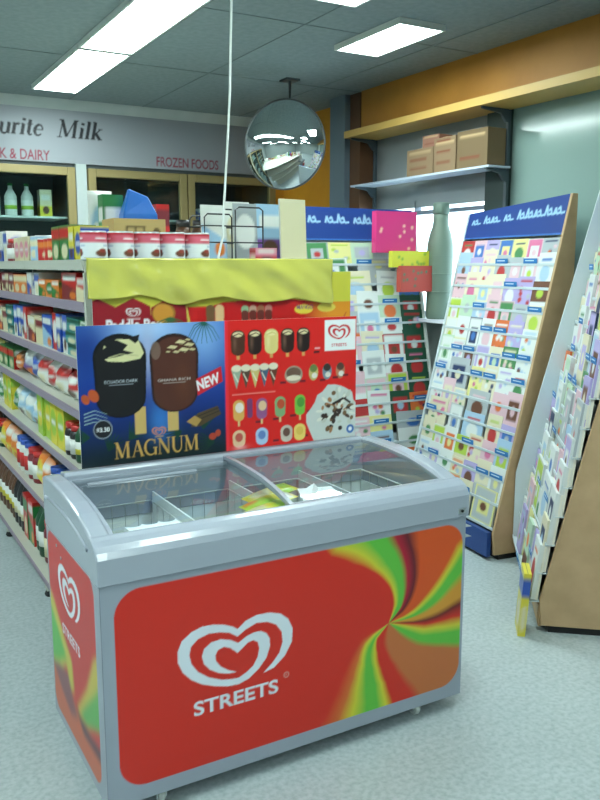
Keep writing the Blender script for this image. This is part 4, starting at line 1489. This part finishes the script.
def card_mesh(w, h, th, base, motif, var):
    key = (w, h, th, base, motif, var)
    if key in CARDM:
        o = CARDM[key].copy()
        COL.objects.link(o)
        return o
    rg = random.Random(str(key))
    cv = Cv(w, h, .0085, CARDC[base])
    mc = CARDC[motif]
    if var == 0:
        cv.rect(w * .18, h * .3, w * .82, h * .78, mc)
        cv.ell(w * .5, h * .52, w * .14, h * .13, CARDC[rg.choice(PALE)])
    elif var == 1:
        cv.ell(w * .5, h * .42, w * .27, h * .24, mc)
        cv.rect(w * .2, h * .76, w * .8, h * .82, CARDC[rg.choice(STRONG)])
    elif var == 2:
        cv.rect(w * .08, h * .06, w * .92, h * .94, mc)
        cv.rect(w * .25, h * .25, w * .75, h * .7, CARDC[base])
        cv.ell(w * .5, h * .45, w * .14, h * .12, CARDC[rg.choice(STRONG)])
    elif var == 3:
        for q in range(6):
            cv.ell(w * rg.uniform(.2, .8), h * rg.uniform(.15, .7), w * .1, h * .07, CARDC[rg.choice(STRONG)] if q % 2 else mc)
        cv.rect(w * .15, h * .82, w * .85, h * .88, mc)
    else:
        cv.rect(0, 0, w, h * .35, mc)
        cv.ell(w * .5, h * .6, w * .2, h * .14, CARDC[rg.choice(STRONG)])
    m = MB()
    m.canvas(cv, lambda u, v: (u - w / 2, 0, v))
    # folded leaves and envelopes behind the printed face
    e = CARDC[base]
    n = 3
    for q in range(n):
        y0 = .0003 + (th - .0003) * q / n
        y1 = .0003 + (th - .0003) * (q + 1) / n - (.0006 if q < n - 1 else 0)
        dz = .003 * q
        m.box(-w / 2 + .0015 * q, w / 2 - .0015 * q, y0, y1, 0, h - dz, e if q == 0 else (214, 218, 214) if q % 2 else (226, 222, 206))
    o = m.build('greeting_card', M_PRINT)
    CARDM[key] = o
    return o


def card_stand(label, origin, head, Wd, side_far, side_near, where, rows, percol, seed, dense=True, wing=0.0, th=.012, top=1.85, slope=.226, script=True, big=None, skip=None, wob=0.0, zfirst=.16, pitch=.122, tall=0.0, kick=True, drop=0.0, out=0.0):
    """stand facing local -Y, local x runs along its shelves; head = compass heading of local x"""
    rz = radians(90 - head)
    t = thing('card_stand', label, 'card stand', (origin[0], origin[1], 0), rz, 'greeting card stands')
    D0 = .44

    def fy(z):
        return max(0, (z - .05) * slope)
    for k, (x0, x1, mat, off) in enumerate([(0, .018, side_far, wing), (Wd - .018, Wd, side_near, 0)]):
        m = MB()
        pl = [(fy(.03) + .03, .03), (fy(.14), .14)]
        if off:
            pl = [(.03, .03), (-.02, .12), (-.02, .46), (fy(top - .02) - off, top - .02)]
        tk = top - (drop if k == 0 else 0)
        pl += [(fy(top) - (off if off else 0), tk), (D0, tk), (D0, .03)]
        m.prism(pl, 'x', x0, x1)
        m.build('side_panel', mat, t, bevel=.002)
    bb = MB()
    bb.box(.018, Wd - .018, D0 - .012, D0, .03, top - drop)
    bb.build('back_panel', M_PALE, t)
    kb = MB()
    if kick:
        kb.box(.018, Wd - .018, -.005, .018, .02, .15)
    else:
        kb.box(.018, Wd - .018, .02, .034, .02, .11)
    kb.build('kickboard', M_BLUE if kick else M_TAN, t)
    base = MB()
    base.box(.01, Wd - .01, .06, D0 - .03, 0, .03)
    base.build('plinth', M_BLACK, t)
    # header with pale script lettering and slanted top
    hz0, hz1 = top - .20, top
    hv = Cv(Wd - .036, hz1 - hz0, .006, (22, 58, 130))
    if script:
        u = .05
        rg = random.Random(seed)
        while u < Wd - .12:
            hh = rg.choice([.03, .035, .05])
            hv.stroke([(u, .105), (u + .012, .11 + hh), (u + .024, .108), (u + .05, .112)], .013, .011, (150, 190, 220))
            hv.stroke([(u + .03, .128), (u + .045, .142), (u + .055, .108), (u + .085, .112)], .012, .010, (150, 190, 220))
            u += rg.choice([.07, .085, .12])
        hv.rect(0, 0, hv.w, .012, (60, 110, 180))
    hm = MB()
    hy0, hy1 = fy(hz0) + .015, fy(hz1) + .005
    def hp(a, b, o=0.0):
        f_ = b / hv.h
        return (.018 + a, hy0 + (hy1 - hy0) * f_ + o, hz0 + b - drop * f_ * (1 - a / hv.w))
    hm.canvas(hv, hp)
    hm.add([hp(0, 0, .007), hp(hv.w, 0, .007), hp(hv.w, hv.h, .007), hp(0, hv.h, .007), hp(0, 0, .018), hp(hv.w, 0, .018), hp(hv.w, hv.h, .018), hp(0, hv.h, .018)],
           [(0, 3, 2, 1), (4, 5, 6, 7), (0, 1, 5, 4), (1, 2, 6, 5), (2, 3, 7, 6), (3, 0, 4, 7)], (22, 58, 130))
    hm.build('header', M_PRINT, t)
    zs = [zfirst + pitch * r for r in range(rows)]
    rg = random.Random(seed)
    cw = (Wd - .05) / percol
    Rz = Matrix.Rotation(rz, 4, 'Z')
    T0 = Matrix.Translation((origin[0], origin[1], 0))
    for r in range(rows):
        z = zs[r]
        y = fy(z)
        tr = MB()
        yo = y - out * .9
        tr.box(.0185, Wd - .0185, yo + .004, yo + .008, z - .006, z + .008)
        tr.box(.0185, Wd - .0185, yo + .008, y + .06, z - .006, z - .003)
        tr.box(.0185, Wd - .0185, y + .06, y + .063, z - .006, z + .05)
        tr.build('shelf_tray', M_PALE, t)
        fromtop = rows - 1 - r
        c = 0
        while c < percol:
            if skip and (fromtop, c) in skip:
                c += 1
                continue
            w = cw + .003
            wide = 1
            if rg.random() < .12 and c < percol - 1 and not (skip and (fromtop, c + 1) in skip):
                w = cw * 1.55
                wide = 2
            h = rg.choice([.16, .175, .185, .195, .205]) + tall
            if fromtop == 0:
                h = min(h, .135)
            if rg.random() < .13:
                bs_, mo = rg.choice(STRONG), rg.choice(PALE)
            else:
                bs_, mo = rg.choice(PALE), rg.choice(STRONG if rg.random() < .6 else PALE)
                while mo == bs_:
                    mo = rg.choice(STRONG)
            if big:
                bs_, mo = big(rg, fromtop, c, bs_, mo)
            o = card_mesh(round(w, 3), h, th, bs_, mo, rg.randrange(5))
            lean = .20 - out * 1.6
            xx = .025 + cw * (c + wide / 2)
            o.matrix_world = T0 @ Rz @ Matrix.Translation((xx, y + .012 - out * (.9 if c % 2 else .6), z + .0005 + .004 * rg.random())) @ Matrix.Rotation(-lean, 4, 'X') @ Matrix.Rotation(rg.uniform(-.02, .02) + wob * rg.uniform(-1, 1), 4, 'Y')
            tag(o, '%s card, %s motif, %s row down, %s from left, %s' % (bs_, mo, ORD[fromtop], ORD[c], where), 'greeting card', 'greeting cards on the ' + where)
            # blue divider tab in front of some pockets
            if rg.random() < .34 and dense:
                dv = MB()
                dv.box(-.056, .056, 0, .001, 0, .026, (44, 116, 180))
                dv.box(-.04, .03, -.0005, 0, .012, .017, (190, 214, 230))
                d_ = dv.build('divider_tab', M_PRINT, t)
                d_.location = (xx, y + .0025 - out, z + .006)
            c += wide
    return t


# stand B: long rack beside the window, end panel tan
rB = radians(8)
Bx, By = 2.804 + .92 * sin(rB), 2.951 + .92 * cos(rB)
card_stand('tall greeting card stand with blue header and tan end panel, centre right', (Bx, By), 188, .92, M_PALE, M_TAN, 'middle stand', 12, 7, 3, drop=.05)


# stand A: behind the freezer posters, with gift wrap on its right side
def a_big(rg, r, c, b, m):
    if (c == 4 and r in (3, 4, 5, 6, 7)) or (c == 3 and r in (5, 8)):
        return rg.choice([('brown', 'cream'), ('dark green', 'red'), ('red', 'white'), ('brown', 'grey')])
    if r >= 8 and c > 2 and rg.random() < .5:
        return rg.choice([('orange', 'red'), ('red', 'white'), ('lime', 'orange'), ('pink', 'white')])
    return b, m


skipA = {(0, 3), (0, 4)}
AX0, AY0 = 2.46, 3.93
card_stand('greeting card stand behind the posters with pink gift bag at its upper right', (AX0, AY0), 91, .86, M_PALE, M_WHITEMETAL, 'stand behind posters', 12, 5, 11, big=a_big, skip=skipA, wob=.03)

# stand C: nearest on the right, seen from its tan end
dirC = radians(39.87)
CX, CY = 2.404 + .86 * sin(dirC), 2.257 + .86 * cos(dirC)
card_stand('nearest greeting card stand at the right edge, seen end on with tan side', (CX, CY), 219.87, .86, M_PALE, M_TAN, 'nearest right stand', 12, 6, 17, wing=.10, th=.03, wob=.05, tall=.035, out=.05, kick=False, zfirst=.13)

# gift bags hanging on stand A
def gift_bag(w, h, d, base, dots, x, y, z, label, handle=True):
    t_ = thing('gift_bag', label, 'gift bag', (x, y, z), -radians(1), 'gift bags on the stand behind the posters')
    cv = Cv(w, h, .008, base)
    rg = random.Random(len(label))
    for q in range(9):
        cv.ell(w * rg.uniform(.1, .9), h * rg.uniform(.1, .9), .009, .009, dots)
    m = MB().canvas(cv, lambda u, v: (u - w / 2, -d / 2 - .0004, v))
    m.box(-w / 2, w / 2, -d / 2, d / 2, 0, h, base)
    m.build('paper_body', M_GLOSS, t_)
    if handle:
        MB().tube([(-.05, -d / 2 - .003, h - .03), (-.045, -d / 2 - .003, h + .02), (0, -d / 2 - .003, h + .035), (.045, -d / 2 - .003, h + .02), (.05, -d / 2 - .003, h - .03)], .002, seg=6).build('handle', M_CORD, t_)
    return t_


gift_bag(.30, .25, .05, (206, 56, 120), (236, 190, 160), 3.055, 4.16, 1.575, 'large pink spotted gift bag at the top right of its stand', False)
gift_bag(.28, .10, .04, (206, 206, 60), (120, 170, 60), 3.135, 4.11, 1.485, 'yellow striped gift bag under the large pink one', False)
gift_bag(.25, .16, .04, (180, 70, 60), (60, 120, 90), 3.165, 4.085, 1.335, 'red and green gift bag under the yellow one', False)

# toy bag at the foot of stand C
o = carton(.13, .03, .27, 'yellow', 'blue', random.Random(2))
o.name = 'card_packet'
o.location = (2.345 + .0, 2.28 + .0, .03)
o.location = (2.352, 2.318, .0)
o.location = (2.372, 2.300, .0)
o.rotation_euler = (-.06, 0, radians(90 - 219.87))
tag(o, 'yellow and blue wrapped packet at the foot of the nearest card stand', 'packet')

# ================================================================== WINDOW CORNER
bt = MB()
bt.lathe([(.072, 0), (.080, .012), (.082, .06), (.079, .2), (.082, .3), (.084, .42), (.082, .50), (.068, .57), (.052, .62), (.047, .66), (.047, .715)], 24, col=(84, 104, 92))
for z in (.18, .3, .42):
    bt.lathe([(.083, z), (.0855, z + .004), (.083, z + .008)], 24, col=(98, 118, 106), cap=False)
bd_ = thing('display_bottle', 'giant grey-green display bottle on the sill of the bright window', 'display bottle', (3.36, 4.085, 1.16))
bd_.scale = (1.0, 1.0, 0.935)
bt.build('bottle_body', new_mat('bottle_plastic', .5, 0, (104, 122, 108)), bd_)
MB().lathe([(.05, .70), (.052, .705), (.052, .765), (.046, .775)], 24, col=(80, 100, 90)).build('cap', new_mat('bottle_cap', .5, 0, (96, 116, 104)), bd_)

# wall shelf with cardboard boxes
ws = thing('wall_shelf', 'dark metal wall shelf carrying cardboard boxes under the yellow ledge', 'shelf', (3.25, 3.56, 2.05))
M_DK = new_mat('shelf_dark', .5, 0, (64, 76, 82))
MB().box(0, .165, -.01, 1.40, -.006, .006).build('shelf_board', new_mat('shelf_bright_edge', .3, 0, (190, 200, 216)), ws)  # pale board colour stands in for the bright strip of light here
for y in (.02, 1.34):
    bm_ = MB()
    bm_.prism([(0.01, -.006), (.165, -.006), (.165, -.075), (.15, -.075), (.11, -.03), (.01, -.014)], 'y', y, y + .016)
    bm_.build('bracket', M_DK, ws)
    bm_ = MB()
    bm_.prism([(-.03, .322), (.165, .322), (.165, .25), (.15, .25), (.11, .296), (-.03, .312)], 'y', y, y + .016)
    bm_.build('bracket', M_DK, ws)
for y in (.02, 1.34):
    MB().box(.165, .185, y, y + .02, -.25, .32).build('standard', M_DK, ws)


def cbox(x, y, z, w, d, h, label, rz=0.0, marks=2, col=(142, 118, 92)):
    m = MB()
    cv = Cv(w, h, .01, col)
    for q in range(marks):
        cv.rect(w * .12, h * (.25 + .3 * q), w * .75, h * (.32 + .3 * q), (130, 80, 60))
    cv.rect(w * .1, h * .8, w * .9, h * .86, (196, 166, 126))
    # printed side faces -X
    m.canvas(cv, lambda u, v: (-d / 2 - .0004, w / 2 - u, v))
    m.box(-d / 2, d / 2, -w / 2, w / 2, 0, h, col)
    m.box(-d / 2 + .001, d / 2 - .001, -.02, .02, h, h + .001, (200, 176, 130))
    o = m.build('cardboard_box', M_CARDBOARD, loc=(x, y, z))
    o.rotation_euler = (0, 0, rz)
    return tag(o, label, 'box', 'cardboard boxes on the wall shelf')


cbox(3.333, 4.19, 2.057, .26, .14, .16, 'low brown cardboard box at the left end of the wall shelf')
cbox(3.333, 3.95, 2.057, .20, .14, .20, 'brown cardboard box with red print in the middle of the wall shelf', 0, 3)
cbox(3.333, 3.71, 2.057, .25, .14, .21, 'brown cardboard box at the right end of the wall shelf', 0.03, 1, (122, 102, 76))
cbox(3.333, 4.10, 2.2185, .15, .12, .07, 'small brown cardboard box on top of the low one', 0.05, 1, (146, 104, 88))

# ================================================================== CONVEX MIRROR
mloc = Vector((2.64, 4.82, 2.275))
mr = thing('convex_mirror', 'round convex security mirror hanging from the ceiling', 'mirror', mloc)
RR, SAG = .282, .12
rad = (RR * RR + SAG * SAG) / (2 * SAG)
pf = []
for k in range(25):
    r_ = RR * (1 - k / 24)
    pf.append((max(r_, .0002), sqrt(rad * rad - r_ * r_) - (rad - SAG)))
nrm = Vector((-.80, -.62, -.02)).normalized()
q = nrm.to_track_quat('Z', 'Y').to_matrix().to_4x4()
mm = MB()
mm.M = q
mm.lathe(pf, 64, cap=False)
mm.build('mirror_dome', M_MIRROR, mr)
mb_ = MB()
mb_.M = q
mb_.lathe([(RR - .004, .004), (RR + .006, .004), (RR + .006, -.008), (RR - .004, -.010)], 64)
mb_.lathe([(RR - .004, -.006), (.08, -.03), (.03, -.035)], 32)
mb_.build('rim', new_mat('mirror_rim', .5, 0, (60, 66, 68)), mr)
ax = MB()
p0 = -nrm * .035
ax.tube([p0, p0 - nrm * .06, Vector((p0.x - nrm.x * .06, p0.y - nrm.y * .06, HC - mloc.z - .01))], .011, seg=10)
ax.box(p0.x - nrm.x * .06 - .05, p0.x - nrm.x * .06 + .05, p0.y - nrm.y * .06 - .05, p0.y - nrm.y * .06 + .05, HC - mloc.z - .012, HC - mloc.z)
ax.build('mounting_arm', M_DK, mr)

# ================================================================== final tidy
for o in list(bpy.data.objects):
    if o.type == 'MESH' and o.parent is None and 'label' not in o and 'kind' not in o:
        o['label'] = o.name.replace('_', ' ')
